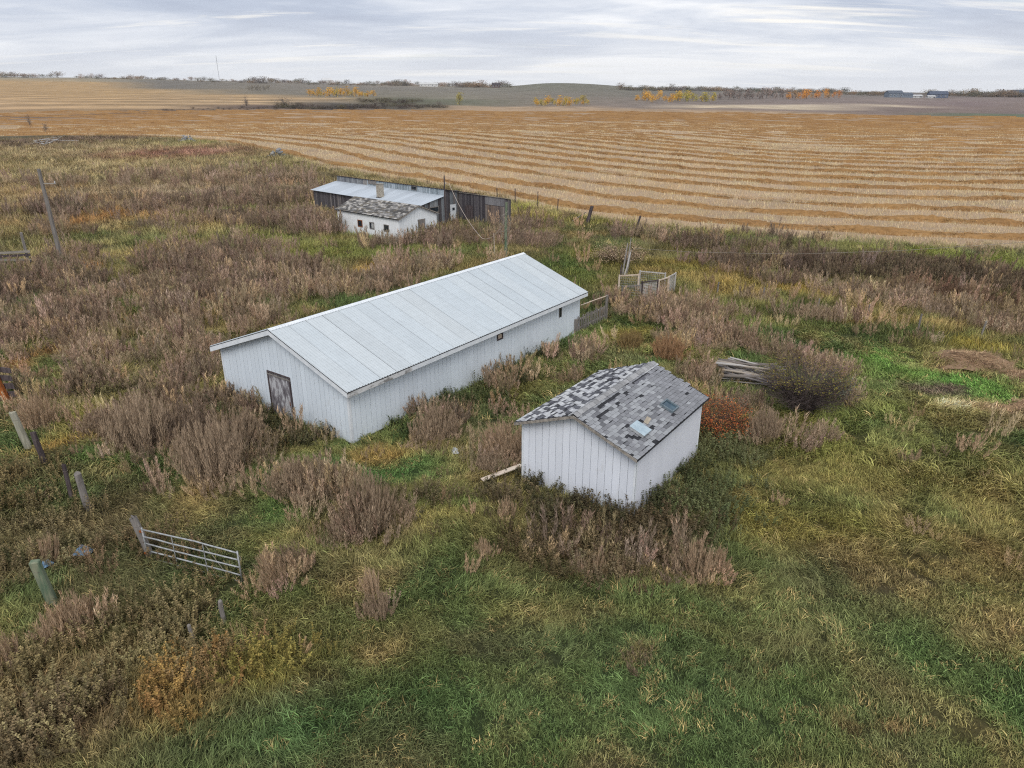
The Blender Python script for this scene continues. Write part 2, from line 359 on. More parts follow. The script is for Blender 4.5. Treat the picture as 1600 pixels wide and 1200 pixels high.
FORB_PATCHES=[(-4.39,27.9,1.1,0.72,-0.160,1,(58, 66, 42)),
(-2.39,30.76,1.49,0.87,-0.080,1,(60, 66, 42)),
(0,33.92,1.62,0.84,0.000,1,(62, 66, 44)),
(2.09,36.87,1.39,0.98,0.060,1,(64, 66, 46)),
(0.71,23.07,0.94,0.64,0.030,1,(66, 62, 44)),
(2.22,21.51,1.11,0.66,0.100,1,(64, 58, 44)),
(3.45,20.7,0.86,0.63,0.170,1,(62, 58, 42)),
(5.2,21.94,0.9,0.82,0.230,1,(62, 64, 44)),
(6.6,24.16,0.88,0.93,0.270,1,(60, 64, 42)),
(-8,26.92,1.33,0.61,-0.290,1,(66, 64, 46)),
(-6.26,26.2,0.78,0.48,-0.230,1,(60, 68, 42)),
(-11.04,28.08,1.1,0.95,-0.370,1,(64, 64, 44)),
(2.07,19.62,2.28,1.41,0.110,1,(76, 66, 48)),
(4.54,19.58,1.86,1.81,0.230,1,(76, 66, 50)),
(1.1,21.12,1.1,0.97,0.050,1,(66, 62, 44)),
(6.66,21.49,1.55,1.78,0.300,0.9,(76, 80, 54)),
(8.87,25.3,1.27,1.96,0.340,0.9,(82, 84, 58)),
(3.48,17.97,1.74,0.77,0.190,0.8,(92, 80, 62)),
(-0.46,22.42,1.15,1.08,-0.020,0.7,(86, 76, 58)),
(-2.93,30.13,2.34,1.79,-0.100,0.8,(66, 70, 46)),
(-5.33,26.89,1.6,0.86,-0.200,0.7,(62, 76, 44)),
(0,34.11,2.28,1.26,0.000,0.7,(70, 72, 48)),
(-10.31,29.36,1.43,1.76,-0.340,0.8,(72, 70, 50)),
(-9.95,26.33,1.57,1.14,-0.360,0.7,(84, 74, 54)),
(-3.67,22.35,1.83,1.32,-0.160,0.5,(86, 78, 58)),
(-10.82,14.02,2.91,1.73,-0.660,1,(106, 95, 68)),
(-10.7,12.01,1.59,0.85,-0.730,1,(94, 82, 62)),
(-15.42,19.76,2.29,2.07,-0.660,0.9,(98, 88, 64)),
(-11.96,18.68,1.79,1.46,-0.570,0.7,(94, 80, 60)),
(-8.15,13.46,0.94,1.03,-0.540,1,(122, 98, 60)),
(-6.21,14.32,1.14,0.64,-0.410,0.8,(104, 94, 52)),
(-7.73,14.41,0.99,0.6,-0.490,0.8,(112, 92, 64)),
(-9.94,16.39,1.63,1.15,-0.550,0.6,(88, 80, 56)),
(-18.57,23.4,1.67,2.26,-0.670,0.7,(98, 86, 60)),
(10.16,26.99,1.07,1.58,0.360,0.8,(84, 80, 56)),
(11.82,26.41,1.58,1.23,0.420,0.6,(98, 98, 52)),
(8.36,62.44,3.34,1.91,0.130,0.8,(96, 92, 62)),
(16.02,69.62,5.55,2.25,0.230,0.8,(98, 92, 64)),
(26.83,59.89,7.51,3.67,0.420,0.8,(94, 84, 66)),
(34.61,56.52,6.11,2.98,0.550,0.8,(90, 80, 64)),
(-13.18,30.13,1.17,1.55,-0.410,0.7,(78, 76, 54)),
(-20.41,31.56,3.05,1.81,-0.570,0.6,(90, 84, 58))]
BUSHES=[(-11.25,23.89,2.2,1.6,(138, 120, 103),'big'),
(-14.79,25.96,2.3,1.5,(138, 120, 103),'big2'),
(-13.58,26.87,2.1,1.6,(122, 105, 92),'big3'),
(-11.25,26.31,1.6,1.1,(138, 120, 103),'big4'),
(-17.40,27.82,1.1,1,(138, 120, 103),''),
(-20.49,28.45,1.5,0.8,(154, 132, 111),'postbush'),
(-7.65,22.65,1.6,1.3,(138, 120, 103),'mid1'),
(-6.57,23.01,1.1,1,(138, 120, 103),''),
(-4.69,20.65,1.9,0.95,(138, 120, 103),'mid2'),
(-5.29,20.19,1.1,0.8,(138, 120, 103),''),
(-5.66,21.49,1.2,0.5,(138, 120, 103),''),
(-7.00,17.58,1.4,0.55,(154, 132, 111),'gatebush'),
(-6.83,18.51,0.8,0.5,(138, 120, 103),''),
(-4.04,17.08,0.9,0.3,(154, 132, 111),''),
(-3.61,16.10,1,0.45,(138, 120, 103),''),
(-11.74,15.72,1.4,0.6,(154, 132, 111),'greenpostbush'),
(-12.14,15.36,1,0.5,(154, 132, 111),''),
(-12.99,14.33,1.2,0.45,(154, 132, 111),''),
(-14.41,18.75,1.1,0.35,(154, 132, 111),''),
(-0.26,25.54,1.6,0.95,(154, 132, 111),'shedbush'),
(-0.74,24.46,0.8,0.8,(138, 120, 103),''),
(5.61,17.98,1.2,0.55,(154, 132, 111),'front'),
(5.16,18.60,1,0.6,(138, 120, 103),''),
(6.24,18.31,0.8,0.4,(154, 132, 111),''),
(2.56,18.00,0.8,0.3,(154, 132, 111),''),
(3.27,18.13,0.8,0.28,(154, 132, 111),''),
(2.05,18.15,0.7,0.3,(138, 120, 103),''),
(3.94,18.42,0.7,0.35,(138, 120, 103),''),
(10.63,27.12,1.5,0.8,(138, 120, 103),'redside'),
(8.41,36.80,1.3,0.9,(144, 114, 88),'orangebush'),
(6.67,38.40,1.3,0.8,(134, 114, 80),''),
(-2.99,27.52,1.2,0.8,(138, 120, 103),''),
(-3.73,26.91,1,0.7,(138, 120, 103),''),
(-0.81,18.99,0.9,0.25,(154, 132, 111),''),
(13.10,27.00,0.8,0.6,(138, 120, 103),''),
(-0.11,21.17,0.9,0.3,(154, 132, 111),'')]
FAR_LAND=[(-0.6522,[(295,(182, 148, 112)),(385,(180, 148, 110)),(399,(100, 78, 66)),(429,(92, 74, 64)),(447,(180, 146, 104)),(631,(190, 155, 108)),(796,(184, 148, 98)),(1442,(186, 150, 96)),(1650,(168, 148, 112)),(1885,(150, 140, 118))]),
(-0.5301,[(406,(176, 146, 112)),(417,(104, 82, 68)),(442,(98, 78, 66)),(452,(182, 148, 104)),(776,(184, 148, 96)),(1389,(186, 150, 96)),(1469,(160, 146, 118)),(1769,(152, 142, 120))]),
(-0.4490,[(429,(178, 148, 114)),(443,(106, 84, 70)),(469,(96, 78, 66)),(488,(178, 146, 104)),(964,(182, 148, 98)),(1085,(120, 112, 100)),(1553,(122, 114, 102)),(1732,(152, 142, 120))]),
(-0.3269,[(469,(178, 148, 114)),(484,(98, 80, 68)),(514,(100, 82, 72)),(537,(178, 148, 108)),(805,(182, 148, 100)),(878,(130, 120, 102)),(1580,(128, 118, 102)),(1687,(140, 130, 114))]),
(-0.2290,[(454,(178, 148, 114)),(467,(92, 78, 68)),(550,(88, 80, 70)),(580,(150, 132, 108)),(676,(176, 146, 104)),(754,(128, 120, 104)),(1169,(126, 118, 106)),(1778,(140, 128, 112))]),
(-0.1473,[(441,(180, 148, 114)),(471,(170, 142, 110)),(488,(90, 82, 68)),(670,(96, 96, 72)),(758,(130, 122, 104)),(1432,(126, 118, 106)),(1816,(150, 136, 114))]),
(-0.0655,[(486,(178, 148, 114)),(558,(176, 148, 116)),(583,(118, 114, 92)),(668,(108, 108, 84)),(746,(134, 126, 108)),(1207,(130, 122, 108)),(1881,(150, 138, 118))]),
(0.0409,[(500,(178, 148, 114)),(548,(178, 148, 112)),(580,(140, 124, 108)),(648,(134, 122, 106)),(1131,(128, 120, 104)),(1466,(118, 116, 96))]),
(0.1640,[(470,(178, 148, 114)),(500,(176, 146, 110)),(542,(138, 122, 110)),(626,(134, 120, 108)),(941,(124, 116, 102)),(1473,(122, 116, 100))]),
(0.2544,[(475,(180, 148, 110)),(525,(140, 122, 110)),(548,(200, 178, 146)),(574,(204, 184, 152)),(618,(134, 118, 108)),(727,(126, 114, 104)),(1778,(118, 112, 98))]),
(0.3696,[(483,(176, 148, 114)),(515,(130, 112, 104)),(532,(206, 186, 154)),(608,(210, 190, 160)),(637,(140, 122, 112)),(718,(134, 118, 110)),(1612,(120, 112, 100))]),
(0.4931,[(463,(176, 148, 114)),(488,(132, 114, 104)),(602,(130, 112, 102)),(632,(200, 180, 152)),(658,(200, 180, 152)),(681,(136, 118, 110)),(842,(146, 128, 118)),(1575,(116, 108, 98))]),
(0.5920,[(455,(180, 148, 112)),(469,(112, 112, 84)),(504,(104, 112, 86)),(525,(132, 114, 104)),(793,(134, 114, 110)),(1081,(140, 122, 114)),(1846,(114, 106, 98))]),
(0.6580,[(439,(176, 148, 114)),(462,(108, 112, 86)),(502,(104, 114, 88)),(529,(126, 110, 104)),(627,(134, 116, 106)),(1106,(138, 120, 112)),(1890,(112, 106, 98))])]
FIELD_EDGE=[(46.8, 65.7), (36.0, 67.7), (25.4, 71.8), (13.6, 77.6), (7.4, 84.3), (0.0, 95.3), (-9.3, 107.9), (-20.9, 121.7), (-31.9, 133.5), (-39.2, 144.1), (-49.8, 163.2), (-65.8, 185.9), (-87.3, 207.7), (-111.1, 220.6), (-135.4, 230.6), (-152.6, 227.2)]
FAR_TREES=[(-198.4,762.2,6.0,'gold_a'),
(-196.5,768.1,6.0,'gold_a'),
(-173.4,698.3,8.1,'gold_a'),
(-178.0,722.9,5.3,'gold_a'),
(-185.7,769.0,5.0,'gold_a'),
(-163.8,699.8,8.3,'gold_a'),
(-175.9,766.0,5.5,'gold_a'),
(-160.5,711.2,8.6,'gold_a'),
(-170.6,776.1,7.2,'gold_a'),
(-160.3,742.4,4.8,'gold_a'),
(-164.9,778.2,9.0,'gold_a'),
(-153.2,744.7,5.4,'gold_a'),
(-149.5,744.6,8.7,'gold_a'),
(-148.2,755.2,6.1,'gold_a'),
(-146.9,763.3,4.7,'gold_a'),
(-135.1,715.6,4.0,'gold_a'),
(-137.0,740.2,5.3,'gold_a'),
(-135.7,761.0,5.7,'gold_a'),
(18.6,608.1,4.9,'gold_b'),
(18.9,585.7,4.2,'gold_b'),
(21.8,579.8,4.4,'gold_b'),
(24.6,572.7,3.5,'gold_b'),
(27.7,605.1,6.4,'gold_b'),
(31.7,604.2,4.5,'gold_b'),
(32.9,592.9,3.2,'gold_b'),
(35.5,572.1,7.3,'gold_b'),
(38.0,568.8,3.1,'gold_b'),
(39.7,568.6,6.5,'gold_b'),
(42.7,569.1,5.8,'gold_b'),
(48.6,599.1,3.9,'gold_b'),
(51.1,606.2,4.7,'gold_b'),
(54.3,597.2,3.0,'gold_b'),
(55.6,603.8,6.5,'gold_b'),
(58.7,598.8,3.4,'gold_b'),
(108.6,676.0,4.6,'gold_c'),
(112.9,697.8,4.4,'gold_c'),
(116.9,694.0,3.7,'gold_c'),
(118.5,688.2,8.7,'gold_c'),
(116.8,666.2,7.6,'gold_c'),
(115.5,638.2,6.0,'gold_c'),
(125.2,677.7,3.7,'gold_c'),
(130.6,688.4,8.2,'gold_c'),
(130.9,668.9,3.7,'gold_c'),
(136.4,688.9,4.6,'gold_c'),
(130.3,643.4,4.2,'gold_c'),
(132.2,640.8,6.5,'gold_c'),
(145.0,677.6,8.2,'gold_c'),
(142.3,666.6,7.9,'olive_c'),
(154.2,709.3,4.9,'olive_c'),
(147.7,659.3,9.0,'olive_c'),
(153.8,678.1,8.2,'olive_c'),
(155.3,666.8,6.7,'olive_c'),
(160.8,676.4,5.3,'olive_c'),
(160.5,658.6,4.2,'olive_c'),
(163.9,658.5,7.5,'olive_c'),
(165.5,662.0,4.5,'olive_c'),
(175.3,678.4,4.1,'olive_c'),
(177.2,681.1,7.0,'olive_c'),
(189.3,709.9,6.0,'bare_d'),
(190.6,710.4,4.6,'bare_d'),
(219.0,796.3,10.0,'bare_d'),
(199.7,715.5,8.2,'bare_d'),
(222.7,785.9,9.0,'bare_d'),
(204.4,715.1,9.7,'bare_d'),
(216.2,744.8,4.7,'bare_d'),
(216.7,739.3,7.8,'bare_d'),
(221.3,738.0,5.4,'bare_d'),
(219.4,725.3,8.0,'bare_d'),
(219.6,719.2,10.1,'bare_d'),
(230.4,744.1,7.1,'bare_d'),
(245.6,777.2,6.1,'bare_d'),
(225.5,706.1,5.1,'bare_d'),
(237.5,737.4,10.5,'bare_d'),
(250.3,764.4,10.3,'bare_d'),
(282.6,850.4,10.4,'bare_d'),
(263.8,788.4,10.1,'bare_d'),
(244.3,719.1,5.6,'bare_d'),
(291.4,844.4,5.5,'bare_d'),
(288.7,829.7,8.2,'bare_d'),
(256.9,726.4,4.5,'bare_d'),
(272.3,765.4,7.8,'bare_d'),
(280.8,777.7,5.0,'bare_d'),
(256.4,720.2,6.1,'gold_d'),
(259.5,712.8,7.8,'gold_d'),
(284.8,771.4,5.9,'gold_d'),
(309.1,822.4,9.5,'gold_d'),
(285.3,753.0,8.7,'gold_d'),
(319.0,827.0,4.8,'gold_d'),
(326.7,833.4,8.0,'gold_d'),
(335.2,849.4,4.9,'gold_d'),
(341.6,846.8,9.4,'gold_d'),
(325.9,800.3,6.1,'gold_d'),
(370.2,894.6,6.4,'gold_d'),
(373.9,888.4,7.9,'gold_d'),
(-320.1,951.6,3.1,'dark_e'),
(-307.5,922.5,6.7,'dark_e'),
(-304.5,933.7,7.3,'dark_e'),
(-306.0,944.7,5.2,'dark_e'),
(-296.5,931.8,6.4,'dark_e'),
(-303.6,972.3,5.9,'dark_e')]
WOODS=[(-1013.6,1557.8,11.6),
(-969.5,1507.2,12.3),
(-1020.3,1597.9,15.0),
(-976.1,1540.9,8.6),
(-959.6,1539.4,11.6),
(-955.8,1548.9,14.3),
(-955.1,1563.4,14.0),
(-938.7,1571.0,8.4),
(-923.9,1570.4,8.6),
(-917.8,1585.6,12.5),
(-887.4,1598.2,6.2),
(-797.1,1450.7,8.9),
(-816.0,1501.7,6.9),
(-835.8,1560.8,9.0),
(-774.7,1464.8,9.5),
(-788.2,1505.8,9.1),
(-766.0,1477.6,4.6),
(-740.0,1440.1,5.8),
(-733.5,1443.4,7.6),
(-748.9,1482.3,5.5),
(-737.9,1487.8,5.8),
(-733.4,1496.2,6.0),
(-708.8,1461.7,9.4),
(-720.7,1504.4,8.2),
(-728.8,1535.5,9.9),
(-747.4,1590.0,8.3),
(-723.3,1558.9,7.6),
(-739.9,1610.6,4.4),
(-698.0,1545.6,8.2),
(-686.3,1528.4,9.0),
(-681.4,1542.8,9.1),
(-692.2,1589.6,4.1),
(-665.6,1549.7,6.9),
(-638.1,1495.8,9.3),
(-659.3,1576.8,5.8),
(-615.0,1484.3,4.2),
(-629.4,1540.8,8.5),
(-606.6,1512.8,8.1),
(-582.9,1472.6,6.6),
(-610.5,1554.3,9.3),
(-587.9,1531.7,8.5),
(-561.0,1473.6,9.1),
(-554.2,1476.2,5.5),
(-587.6,1592.9,5.6),
(-590.8,1621.9,4.8),
(-562.1,1576.4,9.9),
(-558.0,1577.8,5.3),
(-518.4,1503.9,9.3),
(-544.2,1596.4,6.0),
(-552.1,1645.5,5.0),
(-498.8,1506.9,4.7),
(-517.1,1536.2,11.1),
(-498.5,1490.4,6.7),
(-525.8,1588.9,12.5),
(-497.4,1507.3,7.6),
(-526.8,1614.0,8.9),
(-486.2,1503.6,11.5),
(-483.1,1508.3,7.5),
(-481.1,1514.4,14.6),
(-476.5,1519.6,6.5),
(-478.9,1544.8,12.0),
(-513.4,1672.1,7.8),
(-492.7,1611.1,10.9),
(-496.6,1645.2,12.7),
(-472.5,1584.5,6.3),
(-498.2,1678.7,8.1),
(-508.0,1735.2,11.6),
(-485.1,1670.5,12.4),
(-498.1,1742.2,9.1),
(-491.5,1737.8,6.2),
(-455.5,1616.2,12.6),
(-460.8,1663.5,6.4),
(-451.1,1636.8,9.5),
(-466.2,1708.0,10.2),
(-452.6,1679.6,7.2),
(-438.0,1638.4,12.6),
(-471.1,1789.4,8.7),
(-405.3,1562.0,9.5),
(-408.3,1609.8,7.0),
(-402.7,1607.4,10.4),
(-414.1,1685.5,9.1),
(-403.6,1674.3,5.9),
(-395.4,1655.0,9.1),
(-379.0,1618.8,6.9),
(-372.2,1620.4,10.0),
(-358.2,1604.8,7.6),
(-365.1,1652.3,10.0),
(-349.6,1614.2,7.1),
(-367.9,1737.8,12.8),
(-334.1,1613.7,6.7),
(-333.2,1647.6,5.9),
(-321.8,1629.2,6.2),
(-315.3,1636.1,10.5),
(-320.3,1688.4,6.0),
(-302.8,1631.0,7.2),
(-306.1,1689.1,11.2),
(-285.7,1630.4,7.9),
(-303.2,1756.3,9.9),
(-273.4,1638.1,6.1),
(-284.8,1737.6,9.0),
(-270.7,1714.4,12.5),
(-254.7,1659.7,7.2),
(-246.4,1651.6,13.7),
(-261.4,1767.0,7.9),
(-244.0,1720.4,6.3),
(-234.1,1708.2,10.7),
(-229.8,1726.2,11.2),
(-227.0,1742.1,6.6),
(-216.2,1718.3,8.2),
(-217.5,1802.9,10.3),
(-204.0,1743.0,6.1),
(-204.5,1863.9,11.8),
(-192.3,1799.8,8.0),
(-182.0,1765.0,9.8),
(-183.5,1870.2,10.7),
(-171.4,1803.9,10.9),
(-160.8,1798.8,10.2),
(-145.1,1682.2,11.1),
(-125.9,1573.5,9.2),
(-144.6,1877.8,8.1),
(-137.1,1884.6,7.2),
(-101.5,1497.0,8.5),
(-92.6,1474.5,12.6),
(-84.7,1462.0,12.4),
(-84.5,1516.4,13.7),
(-79.1,1525.1,12.7),
(-88.9,1866.7,10.1),
(-59.3,1396.8,13.5),
(-52.1,1387.9,9.1),
(-43.9,1374.4,6.2),
(-38.0,1386.8,6.0),
(-35.5,1377.7,9.1),
(-26.7,1419.6,13.5),
(-23.2,1464.2,11.1),
(-18.1,1430.7,11.8),
(-8.8,1396.5,13.2),
(-3.3,1378.2,8.7),
(-278.5,1707.4,7.9),
(-277.2,1732.9,7.1),
(-261.4,1679.4,12.8),
(-263.5,1742.9,12.0),
(-256.8,1736.0,14.2),
(-246.3,1677.9,13.9),
(-240.3,1701.6,12.4),
(-239.3,1717.2,13.9),
(-236.0,1739.0,14.3),
(-241.3,1812.1,6.3),
(-107.8,1509.9,12.1),
(-124.6,1781.8,10.3),
(-103.0,1571.7,9.8),
(-94.3,1480.9,7.1),
(-108.9,1824.8,12.3),
(-87.1,1528.0,12.7),
(-101.0,1829.3,9.2),
(-77.1,1473.7,11.1),
(-68.2,1407.3,13.0),
(-63.6,1405.9,14.4),
(-64.5,1519.0,10.6),
(-56.3,1425.0,14.1),
(-52.6,1436.2,8.3),
(-51.8,1524.6,11.8),
(195.2,1393.8,13.4),
(200.4,1389.9,5.9),
(202.1,1377.2,6.8),
(205.8,1378.2,10.2),
(212.2,1407.1,6.0),
(213.5,1387.9,10.8),
(216.4,1387.5,6.0),
(226.0,1417.7,5.5),
(224.7,1394.0,7.3),
(230.7,1412.1,8.4),
(236.5,1414.4,11.3),
(243.5,1427.7,10.7),
(245.9,1433.8,6.3),
(252.3,1436.0,11.4),
(256.5,1438.5,7.2),
(257.8,1435.0,8.7),
(258.4,1420.2,10.8),
(265.8,1427.0,11.5),
(271.6,1439.0,9.0),
(274.1,1432.0,6.4),
(281.8,1463.6,9.3),
(286.4,1456.0,12.6),
(288.6,1455.6,7.5),
(296.7,1472.5,5.6),
(297.7,1462.1,12.8),
(298.8,1450.2,12.2),
(303.7,1457.5,13.2),
(312.2,1467.6,8.7),
(315.3,1470.3,10.6),
(316.2,1461.6,10.0),
(331.3,1515.1,6.2),
(385.6,1736.0,9.9),
(330.4,1472.1,11.8),
(334.9,1476.2,10.3),
(338.1,1472.0,5.6),
(349.7,1503.9,6.8),
(349.1,1483.2,8.3),
(410.1,1720.3,13.5),
(415.7,1721.0,11.8),
(419.7,1728.1,7.2),
(418.9,1700.2,9.9),
(425.2,1716.7,8.5),
(376.6,1499.2,9.2),
(378.9,1495.1,11.2),
(386.4,1503.7,9.5),
(443.6,1716.0,10.9),
(393.4,1500.2,13.1),
(447.4,1692.9,13.5),
(452.7,1701.6,10.0),
(415.2,1539.2,6.8),
(416.4,1528.0,7.9),
(413.7,1505.4,9.7),
(424.8,1525.7,8.5),
(423.6,1500.8,7.0),
(416.6,1462.2,5.3),
(487.0,1688.0,11.7),
(422.8,1455.2,5.3),
(447.7,1521.0,10.8),
(499.7,1676.2,5.4),
(451.2,1498.2,7.8),
(461.8,1522.3,9.3),
(513.2,1674.2,8.5),
(458.4,1472.7,10.4),
(479.5,1526.0,7.7),
(528.4,1667.4,10.7),
(477.5,1499.1,8.9),
(537.8,1664.4,10.0),
(543.9,1666.5,10.1),
(488.0,1486.6,12.3),
(505.5,1528.8,8.7),
(494.9,1471.6,5.2),
(513.4,1522.4,11.0),
(513.6,1501.9,11.9),
(508.4,1472.5,9.8),
(514.0,1481.5,10.4),
(536.5,1525.7,5.2),
(536.4,1518.2,7.9),
(530.3,1490.5,8.2),
(548.1,1525.4,9.3),
(532.9,1471.1,7.1),
(557.5,1518.2,7.9),
(551.5,1490.2,8.4),
(565.1,1513.5,11.4),
(564.4,1502.4,7.6),
(559.7,1479.7,8.3),
(563.9,1476.2,11.4),
(578.5,1500.8,10.0),
(563.8,1450.3,7.9),
(572.2,1461.8,7.5),
(580.6,1473.5,7.8),
(596.6,1497.5,6.7),
(591.4,1474.9,12.4),
(603.6,1490.8,8.4),
(604.1,1483.0,9.4),
(598.0,1459.0,11.7),
(607.1,1466.5,11.7),
(604.7,1454.3,6.5),
(620.2,1482.1,6.2),
(621.2,1472.1,6.1),
(636.6,1496.5,12.1),
(554.5,1295.2,6.8),
(566.6,1313.9,6.2),
(553.2,1272.3,7.3),
(562.2,1283.5,7.7),
(588.2,1334.0,7.9),
(550.7,1240.3,4.8),
(580.9,1299.0,7.8),
(563.4,1249.4,7.4),
(598.8,1318.8,10.0),
(568.6,1247.1,4.8),
(606.9,1325.6,7.3),
(568.7,1232.1,4.9),
(569.0,1222.1,8.2),
(575.8,1227.2,9.1),
(601.3,1279.4,5.8),
(585.7,1235.8,8.4),
(625.5,1313.4,4.4),
(589.3,1225.8,4.6),
(632.4,1311.9,9.9),
(620.3,1278.9,9.3),
(617.6,1264.6,6.0),
(633.5,1286.5,4.9),
(647.9,1206.1,11.1),
(627.5,1163.1,8.9),
(699.0,1292.3,11.2),
(640.5,1174.4,10.2),
(646.7,1181.1,8.9),
(659.5,1199.8,10.8),
(645.9,1166.4,5.0),
(671.4,1207.0,8.2),
(677.2,1209.0,8.3),
(661.5,1176.3,8.4),
(726.5,1286.4,10.3),
(661.9,1165.9,6.3),
(741.6,1296.7,7.3),
(656.8,1145.1,9.4),
(747.2,1297.3,9.5),
(757.9,1308.4,5.3),
(675.9,1159.5,9.9),
(690.7,1182.1,5.5),
(769.1,1307.6,6.1),
(776.1,1313.2,9.9),
(675.9,1147.5,11.7),
(675.3,1141.1,12.0),
(657.6,1104.7,12.7),
(690.6,1154.3,8.7),
(681.4,1135.8,12.7),
(659.2,1093.8,6.1),
(671.5,1109.6,12.0),
(664.2,1092.5,8.0),
(691.2,1133.2,7.1),
(674.1,1099.7,7.1),
(686.6,1115.6,13.6),
(675.3,1092.3,7.4),
(704.4,1133.8,6.8),
(688.5,1104.2,9.8),
(695.8,1111.6,11.0),
(690.0,1098.3,11.4),
(685.8,1087.4,12.3),
(711.8,1122.2,9.0),
(707.9,1114.3,9.4),
(712.4,1114.8,12.1),
(686.3,1068.7,11.7),
(695.6,1081.2,10.2),
(694.6,1075.1,8.2),
(694.4,1068.5,8.8),
(696.7,1070.3,6.8),
(697.1,1066.7,7.5),
(716.3,1091.6,11.5),
(724.4,1100.1,6.1),
(706.9,1068.7,10.8),
(703.9,1058.9,5.8),
(714.6,1072.1,8.5),
(747.4,1114.8,13.4),
(719.2,1069.1,13.3),
(748.0,1109.0,9.1),
(717.4,1058.3,10.7),
(728.9,1071.1,11.9),
(721.0,1057.5,9.9),
(767.3,1121.1,10.5),
(759.9,1106.3,10.0),
(767.7,1113.6,6.1)]
SCRUB=[(-137.5,450.4,2.2),
(-144.0,477.0,3.1),
(-141.5,475.4,3.6),
(-141.7,478.2,1.8),
(-139.9,480.5,3.4),
(-136.5,471.8,1.8),
(-133.6,469.2,3.8),
(-130.5,462.9,2.7),
(-129.1,462.7,3.9),
(-132.2,478.1,4.0),
(-125.7,461.5,2.7),
(-129.1,476.7,3.5),
(-123.7,463.1,2.8),
(-128.0,484.9,1.8),
(-123.7,477.0,2.8),
(-118.0,459.7,2.0),
(-116.9,460.5,3.2),
(-116.4,464.5,3.5),
(-115.5,469.1,1.8),
(-114.0,465.1,3.2),
(-112.0,464.5,2.1),
(-113.2,475.7,3.4),
(-112.3,481.5,1.8),
(-107.0,461.9,4.0),
(-109.9,479.8,2.7),
(-105.9,473.0,2.6),
(-103.3,468.6,3.8),
(-100.6,461.7,3.2),
(-102.7,478.6,3.2),
(-98.0,464.4,3.8),
(-100.3,481.3,2.6),
(-96.0,465.9,3.2),
(-96.3,477.2,1.8),
(-98.2,492.4,3.9),
(-96.5,493.3,2.8),
(-93.4,486.6,3.3),
(-93.5,492.2,3.4),
(-90.3,482.2,3.6),
(-89.2,490.2,3.1),
(-85.9,480.3,3.7),
(-91.1,515.6,3.6),
(-84.8,484.9,2.3),
(-83.0,489.0,2.8),
(-84.8,506.8,4.0),
(-78.3,477.2,1.9),
(-83.9,517.4,2.4),
(-83.4,532.9,2.9),
(-78.5,511.3,2.3),
(-83.2,547.6,3.0),
(-78.0,527.2,2.9),
(-71.7,494.2,2.2),
(-69.4,486.8,3.2),
(-71.6,519.3,3.0),
(-67.6,498.1,3.9),
(-68.0,513.9,3.3),
(-68.0,526.8,1.7),
(-64.5,515.6,3.6),
(-60.7,493.4,3.5),
(-60.2,501.3,1.7),
(-58.4,503.7,3.3),
(-61.3,540.1,2.0),
(-56.9,522.2,3.5),
(-57.2,535.8,3.9),
(-52.9,516.3,3.2),
(-54.2,546.4,2.4),
(-50.5,524.1,3.4),
(-50.6,541.9,1.9),
(-46.4,515.2,2.9),
(-45.6,517.6,2.1),
(-45.4,533.3,2.8),
(-123.5,630.9,4.3),
(-113.5,585.5,1.9),
(-111.7,586.5,4.4),
(-117.3,624.9,4.1),
(-108.3,592.6,3.2),
(-107.5,598.1,3.0),
(-110.1,619.9,2.5),
(-110.6,634.0,3.1),
(-97.6,572.6,2.1),
(-96.7,574.0,4.4),
(-103.9,629.4,4.1),
(-96.1,592.6,4.3),
(-99.1,623.1,3.3),
(-94.9,607.1,3.4),
(-90.2,592.2,3.6),
(-87.6,588.6,2.2),
(-92.1,628.4,2.3),
(-83.5,589.9,4.2),
(-82.5,590.7,4.3),
(-80.3,592.3,3.7),
(-84.4,628.8,2.5),
(-79.5,612.7,4.3),
(-74.7,586.4,2.2),
(-77.8,633.9,3.3),
(-78.7,656.2,3.4),
(-74.7,640.0,2.1),
(-195.4,432.5,1.0),
(-191.5,428.0,1.4),
(-193.0,438.8,1.1),
(-188.3,435.7,1.0),
(-184.9,435.4,1.2),
(-182.5,437.5,1.0),
(-183.2,443.5,1.8),
(-181.9,449.2,1.0),
(-176.7,442.8,1.2),
(-177.4,451.0,1.4),
(-169.1,437.3,1.5),
(-173.3,456.6,1.4),
(-166.5,446.1,1.2),
(-163.2,447.4,1.7),
(-158.9,443.9,1.0),
(-159.8,454.2,1.5),
(-162.3,464.1,1.8),
(-152.9,447.7,1.9),
(-152.8,457.7,1.5),
(-149.0,455.0,2.0),
(-149.6,464.9,1.3),
(-149.5,472.4,1.0),
(-145.7,475.3,1.5),
(-140.9,471.6,2.0)]
def tz(x,y): return float(terrain(x,y))
